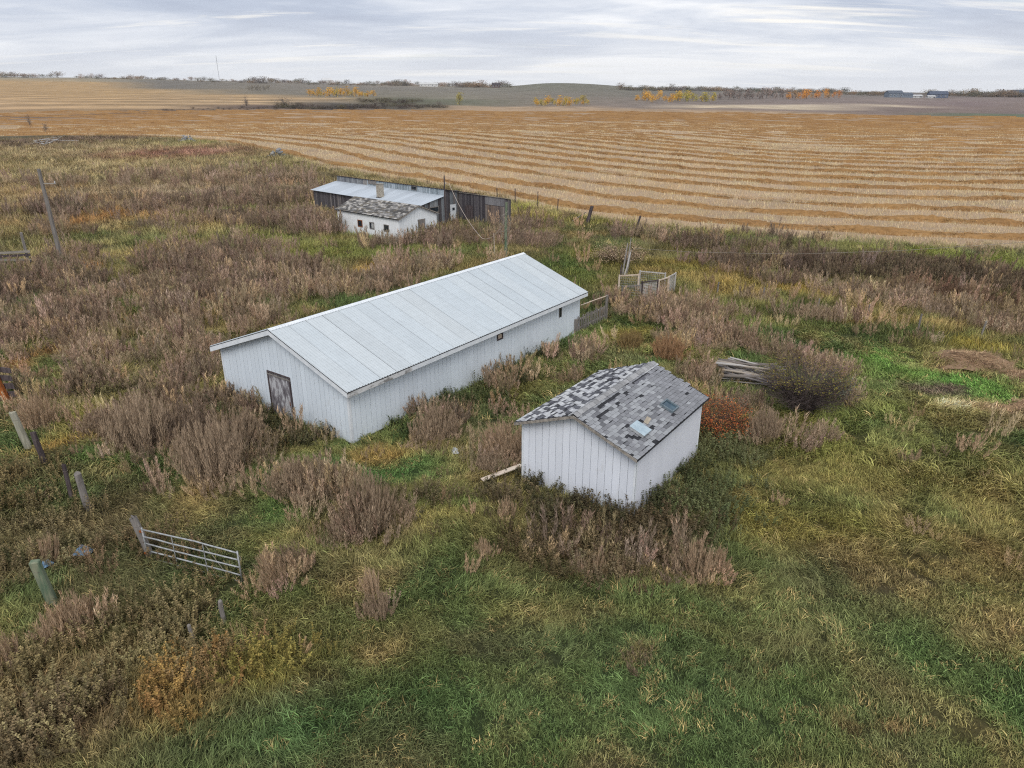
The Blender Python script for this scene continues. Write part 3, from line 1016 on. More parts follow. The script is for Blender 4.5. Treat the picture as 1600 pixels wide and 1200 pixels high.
# ------------------------------------------------------------------ helpers
COL=scene.collection
rng=random.Random(7)
def link(o,parent=None):
    COL.objects.link(o)
    if parent is not None: o.parent=parent
    return o
def tag(o,label=None,cat=None,group=None,kind=None):
    if label: o['label']=label
    if cat: o['category']=cat
    if group: o['group']=group
    if kind: o['kind']=kind
    return o
def thing(name,label,cat,loc=(0,0,0),rz=0,group=None,rot=None):
    o=bpy.data.objects.new(name,None); COL.objects.link(o); o.empty_display_size=.3
    o.location=loc; o.rotation_euler=rot if rot else (0,0,rz); return tag(o,label,cat,group)
def copy_tree(o,parent=None):
    c=o.copy(); COL.objects.link(c)
    if parent is not None: c.parent=parent
    for ch in list(o.children):
        copy_tree(ch,c)
    return c
class MB:
    def __init__(s): s.v=[]; s.f=[]; s.c=[]
    def add(s,vs,fs,col=None):
        b=len(s.v); s.v+= [tuple(p) for p in vs]; s.f+=[tuple(i+b for i in f) for f in fs]
        if col is not None: s.c+=[col]*len(vs)
        return s
    def box(s,x0,x1,y0,y1,z0,z1,col=None,M=None):
        vs=[(x0,y0,z0),(x1,y0,z0),(x1,y1,z0),(x0,y1,z0),(x0,y0,z1),(x1,y0,z1),(x1,y1,z1),(x0,y1,z1)]
        if M is not None: vs=[M@Vector(p) for p in vs]
        return s.add(vs,[(3,2,1,0),(4,5,6,7),(0,1,5,4),(1,2,6,5),(2,3,7,6),(3,0,4,7)],col)
    def prism(s,poly,ax,a0,a1,col=None):
        # poly in the two other axes, extruded along ax
        n=len(poly)
        def P(p,a): return (a,p[0],p[1]) if ax=='x' else ((p[0],a,p[1]) if ax=='y' else (p[0],p[1],a))
        vs=[P(p,a0) for p in poly]+[P(p,a1) for p in poly]
        fs=[tuple(range(n)),tuple(range(2*n-1,n-1,-1))]+[(i,i+n,(i+1)%n+n,(i+1)%n) for i in range(n)]
        return s.add(vs,fs,col)
    def tube(s,pts,rad,n=6,col=None,cap=True):
        pts=[Vector(p) for p in pts]; rad=rad if isinstance(rad,(list,tuple)) else [rad]*len(pts); b=[]
        for i,p in enumerate(pts):
            d=(pts[min(i+1,len(pts)-1)]-pts[max(i-1,0)])
            d=d.normalized() if d.length>1e-9 else Vector((0,0,1))
            a=d.orthogonal().normalized() if abs(d.z)<.999 else Vector((1,0,0)); e=d.cross(a)
            for k in range(n):
                t=2*math.pi*k/n; b.append(p+(a*math.cos(t)+e*math.sin(t))*rad[i])
        fs=[(i*n+k,i*n+(k+1)%n,(i+1)*n+(k+1)%n,(i+1)*n+k) for i in range(len(pts)-1) for k in range(n)]
        if cap: fs+=[tuple(range(n-1,-1,-1)),tuple((len(pts)-1)*n+k for k in range(n))]
        return s.add(b,fs,col)
    def mesh(s,name,m,smooth=False,fix=True):
        me=bpy.data.meshes.new(name); me.from_pydata(s.v,[],s.f)
        if s.c and len(s.c)==len(s.v):
            a=me.attributes.new('col','FLOAT_COLOR','POINT'); a.data.foreach_set('color',np.array([(*c,1) for c in s.c],dtype=np.float32).ravel())
        if fix:
            import bmesh
            bm=bmesh.new(); bm.from_mesh(me); bmesh.ops.recalc_face_normals(bm,faces=bm.faces); bm.to_mesh(me); bm.free()
        if smooth: me.shade_smooth()
        me.materials.append(m); return me
    def obj(s,name,m,parent=None,smooth=False,fix=True):
        return link(bpy.data.objects.new(name,s.mesh(name,m,smooth,fix)),parent)
def bevel(o,w=.008,seg=1):
    b=o.modifiers.new('edge','BEVEL'); b.width=w; b.segments=seg; b.limit_method='ANGLE'; return o
# ------------------------------------------------------------------ materials
def principled(name,rough=.85,spec=.25):
    m=bpy.data.materials.new(name); m.use_nodes=True; t=m.node_tree; b=t.nodes['Principled BSDF']
    b.inputs['Roughness'].default_value=rough; b.inputs['Specular IOR Level'].default_value=spec
    return m,t,b
def tnoise(t,scale,detail=5,rough=.6,sc=(1,1,1),coord='Object',dist=0):
    tc=N(t,'ShaderNodeTexCoord'); mp=N(t,'ShaderNodeMapping'); mp.inputs['Scale'].default_value=sc; t.links.new(tc.outputs[coord],mp.inputs[0])
    n=N(t,'ShaderNodeTexNoise'); n.inputs['Scale'].default_value=scale; n.inputs['Detail'].default_value=detail; n.inputs['Roughness'].default_value=rough; n.inputs['Distortion'].default_value=dist
    t.links.new(mp.outputs[0],n.inputs['Vector']); return n.outputs['Fac']
def bump(t,b,h,strength=.3,dist=.01):
    n=N(t,'ShaderNodeBump'); n.inputs['Strength'].default_value=strength; n.inputs['Distance'].default_value=dist; t.links.new(h,n.inputs['Height']); t.links.new(n.outputs[0],b.inputs['Normal'])
def mat_noise(name,c1,c2,scale=4,sc=(1,1,1),rough=.85,spec=.2,bs=.2,detail=6,lo=.35,hi=.65,dist=0,metal=0):
    m,t,b=principled(name,rough,spec); f=tnoise(t,scale,detail,.65,sc,dist=dist)
    t.links.new(ramp(t,f,[(lo,c1),(hi,c2)]),b.inputs['Base Color'])
    if bs: bump(t,b,f,bs)
    b.inputs['Metallic'].default_value=metal; return m
def mat_objcol(name,rough=.85,spec=.2,scale=8,sc=(1,1,1),amt=.35,bs=.15,stain=None,metal=0):
    # colour of the object itself, mottled
    m,t,b=principled(name,rough,spec); oi=N(t,'ShaderNodeObjectInfo'); f=tnoise(t,scale,6,.65,sc)
    c=mixc(t,1.0,oi.outputs['Color'],ramp(t,f,[(.3,(1-amt,)*3),(.7,(1+amt*.5,)*3)]),'MULTIPLY')
    if stain:
        f2=tnoise(t,stain[1],7,.7,stain[2]); c=mixc(t,mth(t,'MULTIPLY',ramp(t,f2,[(stain[3],(0,0,0)),(stain[3]+.14,(1,1,1))]),stain[4]),c,stain[0])
    t.links.new(c,b.inputs['Base Color'])
    if bs: bump(t,b,f,bs)
    b.inputs['Metallic'].default_value=metal; return m
def mat_attr(name,rough=.9,spec=.1,inst=False,isl=.35,trans=0.0,mottle=None,bs=0,objcol=False):
    m,t,b=principled(name,rough,spec)
    if objcol: src=N(t,'ShaderNodeObjectInfo').outputs['Color']
    else:
        a=N(t,'ShaderNodeAttribute'); a.attribute_type='INSTANCER' if inst else 'GEOMETRY'; a.attribute_name='col'; src=a.outputs['Color']
    c=src
    if isl:
        g=N(t,'ShaderNodeNewGeometry'); c=mixc(t,1.0,c,ramp(t,g.outputs['Random Per Island'],[(0,(1-isl,1-isl,1-isl*1.1)),(1,(1+isl,1+isl,1+isl*.8))]),'MULTIPLY')
    if mottle:
        f=tnoise(t,mottle[0],7,.65); c=mixc(t,1.0,c,ramp(t,f,[(.3,(1-mottle[1],)*3),(.7,(1+mottle[1],)*3)]),'MULTIPLY')
        if bs: bump(t,b,f,bs,.05)
    t.links.new(c,b.inputs['Base Color'])
    if trans:
        tr=N(t,'ShaderNodeBsdfTranslucent'); t.links.new(c,tr.inputs[0]); mx=N(t,'ShaderNodeMixShader'); mx.inputs[0].default_value=trans
        t.links.new(b.outputs[0],mx.inputs[1]); t.links.new(tr.outputs[0],mx.inputs[2]); t.links.new(mx.outputs[0],t.nodes['Material Output'].inputs[0])
    return m
M={}
M['ground']=mat_attr('ground_thatch',isl=0,mottle=(6.5,.42),bs=.8)
M['grass']=mat_attr('grass_blades',inst=True,isl=.55)
M['weed']=mat_attr('dry_weed',inst=True,isl=.40)
M['bush']=mat_attr('dry_bush',isl=.34,objcol=True)
M['leafcol']=mat_attr('leaf_colours',isl=.35,trans=.12)
M['farleaf']=mat_attr('far_leaf',isl=.35,trans=.1,objcol=True)
M['farwood']=mat_attr('far_wood_leaf',inst=True,isl=.35,trans=.1)
M['white']=mat_objcol('white_siding',rough=.6,spec=.3,scale=1.3,sc=(1,1,.35),amt=.07,bs=.03,stain=(L((150,140,118)),2.6,(1,1,.35),.58,.22))
M['whitecore']=mat_noise('white_wall_core',L((190,192,194)),L((206,208,210)),3,rough=.7,bs=0)
M['trim']=mat_noise('white_trim',L((212,217,222)),L((234,237,240)),2.5,rough=.6,bs=.05)
M['trimworn']=mat_noise('worn_trim',L((140,138,136)),L((212,212,212)),5,sc=(.4,1,1),rough=.75,bs=.1,lo=.4,hi=.52)
M['roofmetal']=mat_objcol('galvanised_roof',rough=.42,spec=.5,scale=2.2,sc=(1,.35,1),amt=.07,bs=.03,stain=(L((168,174,178)),6,(1,.2,.2),.62,.22))
def roof_lines():
    # grime held along the rows of roofing screws
    t=M['roofmetal'].node_tree; b=t.nodes['Principled BSDF']; src=b.inputs['Base Color'].links[0].from_socket
    tc=N(t,'ShaderNodeTexCoord'); sp=N(t,'ShaderNodeSeparateXYZ'); t.links.new(tc.outputs['Object'],sp.inputs[0]); s=mth(t,'SINE',mth(t,'MULTIPLY',sp.outputs[1],2*math.pi/.31))
    n=tnoise(t,7,4,.6); f=mth(t,'MULTIPLY',ramp(t,s,[(.80,(0,0,0)),(.97,(1,1,1))]),mth(t,'MULTIPLY',n,.13))
    t.links.new(mixc(t,f,src,L((128,132,136))),b.inputs['Base Color'])
roof_lines()
M['dark']=mat_noise('dark_felt',L((40,41,44)),L((62,62,66)),6,bs=.1)
M['oldwood']=mat_noise('weathered_wood',L((98,93,90)),L((150,144,138)),9,sc=(1,1,.12),bs=.35,lo=.3,hi=.7)
M['oldwoodx']=mat_noise('weathered_wood_lying',L((104,98,92)),L((176,168,158)),9,sc=(.1,1,1),bs=.35,lo=.3,hi=.7)
M['darkwood']=mat_noise('tarred_wood',L((58,50,52)),L((98,88,88)),9,sc=(1,1,.12),bs=.35)
M['greenwood']=mat_noise('green_treated_wood',L((78,102,82)),L((136,138,116)),5,sc=(1,1,.2),bs=.25,lo=.35,hi=.62)
M['palewood']=mat_noise('pale_board',L((190,170,150)),L((222,208,192)),6,sc=(.15,1,1),bs=.1)
M['shingle']=mat_objcol('asphalt_shingle',rough=.95,spec=.1,scale=26,amt=.25,bs=.25)
M['shinglecol']=mat_attr('asphalt_shingle_field',isl=0,mottle=(24,.22),bs=.1)
M['boardcol']=mat_attr('barn_boards',isl=0,mottle=(5,.22),bs=.2)
M['galv']=mat_noise('galvanised_tube',L((170,172,172)),L((206,208,208)),9,rough=.45,spec=.5,bs=0,metal=.3)
M['gatetube']=mat_noise('dull_gate_tube',L((138,140,140)),L((178,180,180)),9,rough=.5,spec=.4,bs=0,metal=.2)
M['glass_dark']=mat_noise('dark_glass',L((30,36,42)),L((52,60,68)),2,rough=.15,spec=.6,bs=0)
M['concrete']=mat_noise('concrete',L((120,116,108)),L((160,154,144)),7,bs=.2)
M['wire']=mat_noise('steel_wire',L((120,112,104)),L((170,162,150)),12,rough=.6,bs=0)
M['straw']=mat_attr('straw_windrow',isl=.0,mottle=(2.2,.3),bs=.8)
M['log']=mat_objcol('old_log',scale=10,sc=(.12,1,1),amt=.4,bs=.35)
M['rust']=mat_noise('rusty_steel',L((110,62,34)),L((168,98,48)),6,bs=.15)
M['blue']=mat_noise('blue_plastic',L((70,100,130)),L((130,160,185)),7,rough=.4,spec=.4,bs=.1)
M['skyblue']=mat_noise('pale_blue_metal',L((150,168,178)),L((176,192,200)),5,rough=.4,spec=.4,bs=0)
M['doorwood']=None
def mk_door():
    m,t,b=principled('peeling_door',.85,.2); f=tnoise(t,5,8,.7,(1,1,.35)); f2=tnoise(t,1.6,4,.6)
    c=ramp(t,mth(t,'ADD',mth(t,'MULTIPLY',f,.7),mth(t,'MULTIPLY',f2,.3)),[(.40,L((92,88,92))),(.50,L((128,124,128))),(.57,L((188,188,190)))])
    t.links.new(c,b.inputs['Base Color']); bump(t,b,f,.3); return m
M['doorwood']=mk_door()
# ------------------------------------------------------------------ the lie of the land: what grows where
EDGE=np.array([(420.,40.),(160.,58.),(90.,63.)]+FIELD_EDGE+[(-200.,224.),(-420.,236.)])
def edge_dist(x,y):
    # signed distance to the near edge of the stubble field, positive inside the field
    x=np.asarray(x,float).ravel(); y=np.asarray(y,float).ravel(); best=np.full(x.shape,1e18); sg=np.zeros(x.shape)
    for (ax,ay),(bx,by) in zip(EDGE[:-1],EDGE[1:]):
        dx,dy=bx-ax,by-ay; t=np.clip(((x-ax)*dx+(y-ay)*dy)/(dx*dx+dy*dy),0,1)
        ex=x-(ax+t*dx); ey=y-(ay+t*dy); d=ex*ex+ey*ey; s=ex*dy-ey*dx
        m=d<best-1e-9; best=np.where(m,d,best); sg=np.where(m,s,sg)
    return np.sqrt(best)*np.where(sg>=0,1,-1)
def patch_w(x,y,p,warp):
    cx,cy,rx,ry,az=p[:5]; dx=x-cx+warp[0]; dy=y-cy+warp[1]; c,s=math.cos(az),math.sin(az)
    u=(dx*c-dy*s)/max(rx,.3); v=(dx*s+dy*c)/max(ry,.3)
    return np.exp(-(u*u+v*v)**1.3)
def meadow_colour(x,y):
    # target colours of the sward (sRGB/255 space), green to straw
    n1=fbm(x,y,7,4,0)[:,None]; n2=fbm(x,y,2.2,3,1)[:,None]; n3=fbm(x,y,18,3,2)[:,None]
    D=np.hypot(x,y)[:,None]
    g=np.array([74.,88,52]); ol=np.array([108.,102,62]); st=np.array([140.,118,82]); br=np.array([96.,82,62])
    t=sst(.38,.62,n1*.6+n2*.4)+.0*D
    c=g*(1-t)+ol*t
    t2=sst(.55,.72,n3*.5+n2*.5)*.7; c=c*(1-t2)+st*t2
    t3=sst(.56,.70,fbm(x,y,3.1,3,3)[:,None])*.5; c=c*(1-t3)+br*t3
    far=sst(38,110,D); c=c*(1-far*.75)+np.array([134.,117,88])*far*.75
    sc=np.clip(np.hypot(x,y)*.035,.35,6); warp=((fbm(x,y,3.0,3,2)-.5)*4*sc*.9,(fbm(x+50,y,3.0,3,3)-.5)*4*sc*.9)
    for p in GROUND_PATCHES:
        w=(patch_w(x,y,p,warp)*p[6])[:,None]; c=c*(1-w)+np.array(p[5],float)*w
    lum=c@np.array([.3,.6,.1]); return c*.95+lum[:,None]*.05
def far_colour(x,y):
    D=np.hypot(x,y); q=np.where(y>1,x/np.maximum(y,1),np.sign(x)*.8)
    q=q+(fbm(x,y,120,3,1)-.5)*.02; Dn=D*(1+(fbm(x,y,60,3,0)-.5)*.05)
    cols=[]
    for _,r in FAR_LAND:
        ds=np.array([a for a,_ in r],float); cc=np.array([b for _,b in r],float)
        cols.append(np.stack([np.interp(Dn,ds,cc[:,k]) for k in range(3)],1))
    qs=np.array([a for a,_ in FAR_LAND]); cols=np.stack(cols,0); i=np.clip(np.searchsorted(qs,q)-1,0,len(qs)-2)
    t=np.clip((q-qs[i])/(qs[i+1]-qs[i]),0,1)[:,None]; k=np.arange(len(q))
    return cols[i,k]*(1-t)+cols[i+1,k]*t
def slin(c):
    c=np.clip(np.asarray(c,float)/255,0,1); return np.where(c<=.04045,c/12.92,((c+.055)/1.055)**2.4)
G_GRASS,G_WEED,G_GROUND,G_FIELD,G_STRAW=1.85,1.68,.45,.84,.82
def ground_colour(x,y):
    ed=edge_dist(x,y)+(fbm(x,y,6,3,1)-.5)*3; D=np.hypot(x,y)
    me=slin(meadow_colour(x,y))*G_GROUND
    fc=far_colour(x,y); n=fbm(x,y,9,4,2)[:,None]; fc=fc*(.86+.28*n)
    fi=slin(fc)*G_FIELD
    # distant swaths that are too thin to stand up as windrows
    st=.5+.5*np.sin(2*math.pi*(ed/11.0)+fbm(x,y,40,2,0)*5); lum=sst(320,360,ed)*(1-sst(520,760,D))*.24
    isf=((fc[:,0]-fc[:,2])>52)
    fi=fi*(1+(np.where(isf,lum,0)*(st-.5)*2)[:,None])
    # contour stripes on the rising land beyond the draw
    cs=np.sin(D/9.5+fbm(x,y,150,2,3)*9); fi=fi*(1+(np.where((x<-60)&(D>430)&isf,.26,0)*cs*(1-sst(560,1000,D)*.6))[:,None])
    near_stub=slin(np.array([176.,150,120]))*G_FIELD*1.05
    w=(1-sst(300,480,D))[:,None]*.85; fi=fi*(1-w)+near_stub*(.8+.4*n)*w
    lu=(fi@np.array([.25,.65,.1]))[:,None]; fi=fi*.86+lu*.14
    m=sst(-.8,.8,ed)[:,None]
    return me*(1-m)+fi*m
def build_ground():
    th=np.concatenate([np.arange(-180,-76,4.0),np.linspace(-76,76,430),np.arange(80,180,4.0)]); th=np.radians(th); nt=len(th)
    rr=np.concatenate([[5.],6*np.power(1.0155,np.arange(0,446))]); nr=len(rr)
    x=(rr[:,None]*np.sin(th)[None]).ravel(); y=(rr[:,None]*np.cos(th)[None]).ravel(); z=terrain(x,y)
    c=ground_colour(x,y)
    V=np.concatenate([np.stack([x,y,z],1),[[0,0,0]]]); c=np.concatenate([c,c[:1]])
    i,j=np.meshgrid(np.arange(nr-1),np.arange(nt),indexing='ij'); j2=(j+1)%nt
    F=np.stack([i*nt+j,(i+1)*nt+j,(i+1)*nt+j2,i*nt+j2],-1).reshape(-1,4)
    F=F[:,::-1]
    k=np.arange(nt); tri=np.stack([np.full(nt,nr*nt),(k+1)%nt,k],1)
    me=bpy.data.meshes.new('ground'); me.vertices.add(len(V)); me.vertices.foreach_set('co',V.astype(np.float32).ravel())
    nl=F.size+tri.size; me.loops.add(nl); me.loops.foreach_set('vertex_index',np.concatenate([F.ravel(),tri.ravel()]).astype(np.int32))
    ls=np.concatenate([np.arange(len(F))*4,F.size+np.arange(nt)*3]).astype(np.int32); me.polygons.add(len(ls)); me.polygons.foreach_set('loop_start',ls)
    me.update(calc_edges=True); me.validate()
    a=me.attributes.new('col','FLOAT_COLOR','POINT'); a.data.foreach_set('color',np.concatenate([c,np.ones((len(c),1))],1).astype(np.float32).ravel())
    me.shade_smooth(); me.materials.append(M['ground'])
    tag(link(bpy.data.objects.new('ground',me)),'rough prairie pasture running into stubble and rising farmland','ground',kind='structure')
build_ground()
# ------------------------------------------------------------------ windrows of cut straw on the stubble field
def resample(P,step):
    d=np.concatenate([[0],np.cumsum(np.hypot(*np.diff(P,axis=0).T))]); s=np.arange(0,d[-1],step)
    return np.stack([np.interp(s,d,P[:,0]),np.interp(s,d,P[:,1])],1)
def smooth(P,n,w):
    for _ in range(n):
        Q=P.copy(); k=np.pad(P,((w,w),(0,0)),mode='edge'); 
        # keep the ends running straight on
        k[:w]=2*P[0]-P[w:0:-1]; k[-w:]=2*P[-1]-P[-2:-w-2:-1]
        cs=np.cumsum(np.vstack([[0,0],k]),0); Q=(cs[2*w+1:]-cs[:-2*w-1])/(2*w+1); P=Q
    return P
def offset(P,d):
    t=np.gradient(P,axis=0); t/=np.linalg.norm(t,axis=1)[:,None]; return P+np.stack([t[:,1],-t[:,0]],1)*d
ROWS=[]
def wob(C,k):
    x,y=C[:,0].copy(),C[:,1].copy(); C[:,0]+=(fbm(x,y,16,3,3)-.5)*3.0+(fbm(x+90*k,y,45,2,1)-.5)*4; C[:,1]+=(fbm(y,x,16,3,2)-.5)*3.0+(fbm(y+70*k,x,45,2,0)-.5)*4
def build_windrows():
    P=smooth(resample(EDGE,2.0),3,6); P=offset(P,3.2)
    for k in range(38):
        P=smooth(resample(P,2.0),2,4+k//3)
        q=P[(np.abs(P[:,0])<1.02*P[:,1]+30)&(P[:,1]>30)&(np.hypot(P[:,0],P[:,1])<470)]
        if len(q)>8: ROWS.append(q)
        P=offset(P,9.2)
    rs=np.random.RandomState(5)
    for k,q in enumerate(ROWS):
        step=.55 if k<5 else (.9 if k<11 else 1.6); C=resample(q,step); wob(C,k)
        t=np.gradient(C,axis=0); t/=np.linalg.norm(t,axis=1)[:,None]; nn=np.stack([t[:,1],-t[:,0]],1)
        prof=np.array([-1.,-.93,-.75,-.4,0,.4,.75,.93,1.]); n=len(C); s=np.arange(n)*step
        wid=1.05*(.55+1.0*fbm(s*.3,s*0+k*7,1,3,0)); hei=.46*(.6+.75*vn(s*.28,s*0+k+9,1)); hei=hei*(1-.85*sst(.78,.9,vn(s*.06,s*0+k*3,2)))
        x=C[:,0,None]+nn[:,0,None]*prof*wid[:,None]; y=C[:,1,None]+nn[:,1,None]*prof*wid[:,None]
        x=x+rs.uniform(-.07,.07,x.shape); y=y+rs.uniform(-.07,.07,y.shape)
        z=terrain(x.ravel(),y.ravel()).reshape(x.shape)-.06+np.clip(1-prof**4,0,1)*hei[:,None]*(.75+rs.uniform(0,.5,x.shape))
        V=np.stack([x,y,z],-1).reshape(-1,3); m=9
        i,j=np.meshgrid(np.arange(n-1),np.arange(m-1),indexing='ij'); F=np.stack([i*m+j,i*m+j+1,(i+1)*m+j+1,(i+1)*m+j],-1).reshape(-1,4)
        me=bpy.data.meshes.new('straw_windrow'); me.from_pydata(V.tolist(),[],F.tolist())
        v=(fbm(V[:,0],V[:,1],5,3,1))[:,None]; c=slin(np.array([176.,138,90])*(1-v)+np.array([144.,108,70])*v)*G_STRAW
        a=me.attributes.new('col','FLOAT_COLOR','POINT'); a.data.foreach_set('color',np.concatenate([c,np.ones((len(c),1))],1).astype(np.float32).ravel())
        me.materials.append(M['straw'])
        lab='golden windrow of cut straw along the grassy field edge' if k==0 else 'long golden windrow of cut straw out on the stubble field'
        tag(link(bpy.data.objects.new('straw_windrow',me)),lab,'windrow','windrows on the stubble field')
build_windrows()
# ------------------------------------------------------------------ plants: small meshes shared by scattered cover
def rv(a,b): return rng.uniform(a,b)
def blade(mb,base,dirx,diry,length,width,bend,up=1.0,seg=3):
    # a strip that rises, then arches over towards (dirx,diry)
    p=Vector(base); ang=rv(.15,.5)*(1 if bend>.4 else .6); L_=length/seg; s=Vector((-diry,dirx,0))
    s=(s+Vector((rv(-.5,.5),rv(-.5,.5),rv(-.3,.3)))).normalized(); vs=[]; 
    for i in range(seg+1):
        w=width*(1-(i/seg)**1.5)*.5
        if i==seg: vs.append(p.copy())
        else: vs+= [p-s*w,p+s*w]
        a=ang+bend*(i+.5)/seg*1.9; d=Vector((dirx*math.sin(a),diry*math.sin(a),math.cos(a)*up)); p=p+d*L_
        if p.z<.015: p.z=.015
    fs=[(2*i,2*i+1,2*i+3,2*i+2) for i in range(seg-1)]+[(2*seg-2,2*seg-1,2*seg)]
    mb.add(vs,fs)
def tuft(n,rad,l0,l1,w,b0,b1,spread):
    mb=MB()
    for _ in range(n):
        r=rad*math.sqrt(rng.random()); t=rv(0,6.283); a=rng.gauss(0,spread)
        blade(mb,(r*math.cos(t),r*math.sin(t),-.02),math.cos(a),math.sin(a),rv(l0,l1),w*rv(.7,1.3),rv(b0,b1))
    return mb
def plume_stalk(mb,x,y,h,lean,az,n,size,rad,stem=True,lo=.25):
    top=Vector((x+math.cos(az)*lean*h,y+math.sin(az)*lean*h,h)); b=Vector((x,y,0)); s=Vector((-math.sin(az),math.cos(az),0))*.006
    if stem: mb.add([b-s,b+s,top],[(0,1,2)])
    for i in range(n):
        t=lo+(1-lo)*(i+rng.random())/n; p=b.lerp(top,t); w=rad*(1.05-t)**.7*(.45 if t<.35 else 1)
        a=rv(0,6.283); q=p+Vector((math.cos(a),math.sin(a),0))*w*rng.random()
        d=Vector((math.cos(a)*.32,math.sin(a)*.32,rv(.6,1.1))).normalized(); l=size*rv(.6,1.5)
        e=d.cross(Vector((rv(-1,1),rv(-1,1),rv(-1,1)))).normalized()*size*.10
        mb.add([q-e,q+e,q+d*l],[(0,1,2)])
def plume(n,rad,h,per,size=.10):
    mb=MB()
    for _ in range(n):
        r=rad*math.sqrt(rng.random()); t=rv(0,6.283); plume_stalk(mb,r*math.cos(t),r*math.sin(t),h*rv(.65,1.1)*(1-.3*r/rad),.12+.35*r/max(rad,.01)*rv(.4,1),t,per,size,.10)
    return mb
def forb(n,h,leafs,ls):
    mb=MB()
    for _ in range(n):
        r=.22*math.sqrt(rng.random()); t=rv(0,6.283); hh=h*rv(.6,1.15); lean=rv(.05,.4); b=Vector((r*math.cos(t),r*math.sin(t),0)); az=rv(0,6.283)
        top=b+Vector((math.cos(az)*lean*hh,math.sin(az)*lean*hh,hh)); s=Vector((-math.sin(az),math.cos(az),0))*.005; mb.add([b-s,b+s,top],[(0,1,2)])
        for i in range(leafs):
            p=b.lerp(top,rv(.2,1)); a=rv(0,6.283); d=Vector((math.cos(a),math.sin(a),rv(-.3,.6))).normalized(); e=d.cross(Vector((0,0,1))).normalized()*ls*.28; l=ls*rv(.6,1.4)
            q=p+d*l*.5; mb.add([p,q-e+Vector((0,0,.01)),p+d*l,q+e],[(0,1,2,3)])
    return mb
def stubble(n,rad,h):
    mb=MB()
    for i in range(n):
        x,y=rv(-rad,rad),rv(-rad,rad); a=rv(0,6.283); lx,ly=rv(-.25,.25)*h,rv(-.25,.25)*h; w=.011; hh=h*rv(.6,1.2)
        mb.add([(x-w*math.cos(a),y-w*math.sin(a),0),(x+w*math.cos(a),y+w*math.sin(a),0),(x+lx,y+ly,hh)],[(0,1,2)])
    return mb
def strawheap(n,rad):
    mb=MB()
    for i in range(n):
        x,y=rv(-rad,rad),rv(-rad,rad); a=rng.gauss(0,.9); l=rv(.25,.6); z=rv(0,.12); d=Vector((math.cos(a),math.sin(a),rv(-.2,.45)))*l; e=Vector((-math.sin(a),math.cos(a),rv(-.3,.3)))*.014
        p=Vector((x,y,z)); mb.add([p-e,p+e,p+d],[(0,1,2)])
    return mb
def protos(name,mbs,mat):
    c=bpy.data.collections.new(name)
    for i,mb in enumerate(mbs): c.objects.link(bpy.data.objects.new('%s_%02d'%(name,i),mb.mesh('%s_%02d'%(name,i),mat,fix=False)))
    return c,len(mbs)
def scatter(name,P,rot,scl,col,proto,label,cat,idx=None):
    c,k=proto; n=len(P); me=bpy.data.meshes.new(name); me.vertices.add(n); me.vertices.foreach_set('co',np.asarray(P,np.float32).ravel())
    rs=np.random.RandomState(n%9973)
    def att(nm,ty,d,v): me.attributes.new(nm,ty,'POINT').data.foreach_set(d,np.asarray(v,np.float32 if ty!='INT' else np.int32).ravel())
    att('rot','FLOAT_VECTOR','vector',rot); att('scl','FLOAT_VECTOR','vector',scl); att('col','FLOAT_COLOR','color',np.concatenate([col,np.ones((n,1))],1)); att('idx','INT','value',rs.randint(0,k,n) if idx is None else idx)
    o=link(bpy.data.objects.new(name,me)); g=bpy.data.node_groups.new(name,'GeometryNodeTree')
    g.interface.new_socket('Geometry',in_out='INPUT',socket_type='NodeSocketGeometry'); g.interface.new_socket('Geometry',in_out='OUTPUT',socket_type='NodeSocketGeometry')
    gi=g.nodes.new('NodeGroupInput'); go=g.nodes.new('NodeGroupOutput'); ip=g.nodes.new('GeometryNodeInstanceOnPoints'); ci=g.nodes.new('GeometryNodeCollectionInfo')
    ci.inputs['Collection'].default_value=c; ci.inputs['Separate Children'].default_value=True; ci.inputs['Reset Children'].default_value=True
    def na(nm,ty):
        q=g.nodes.new('GeometryNodeInputNamedAttribute'); q.data_type=ty; q.inputs[0].default_value=nm; return q.outputs[0]
    e2r=g.nodes.new('FunctionNodeEulerToRotation')
    g.links.new(gi.outputs[0],ip.inputs['Points']); g.links.new(ci.outputs[0],ip.inputs['Instance']); ip.inputs['Pick Instance'].default_value=True
    g.links.new(na('idx','INT'),ip.inputs['Instance Index']); g.links.new(na('rot','FLOAT_VECTOR'),e2r.inputs[0]); g.links.new(e2r.outputs[0],ip.inputs['Rotation']); g.links.new(na('scl','FLOAT_VECTOR'),ip.inputs['Scale'])
    g.links.new(ip.outputs[0],go.inputs[0]); m=o.modifiers.new('scatter','NODES'); m.node_group=g
    return tag(o,label,cat,kind='stuff')
PG=protos('grass_tuft',[tuft(22,.32,.22,.56,.027,.6,1.1,.8) for _ in range(5)]+[tuft(20,.30,.18,.44,.026,.45,.95,1.9) for _ in range(4)]+[tuft(34,.36,.14,.40,.012,.3,.9,1.4) for _ in range(5)],M['grass'])
PL=protos('lawn_tuft',[tuft(28,.30,.10,.32,.028,.4,1.0,2.8) for _ in range(5)],M['grass'])
PW=protos('weed_plume',[plume(9,.30,1.0,46) for _ in range(4)]+[plume(14,.42,.72,34,.08) for _ in range(3)]+[plume(5,.22,1.2,60,.12) for _ in range(2)],M['weed'])
PF=protos('forb',[forb(8,.5,30,.038) for _ in range(6)],M['weed'])
PS=protos('stubble_tuft',[stubble(16,.5,.26) for _ in range(4)],M['grass'])
PH=protos('straw_tuft',[strawheap(26,.5) for _ in range(4)],M['grass'])
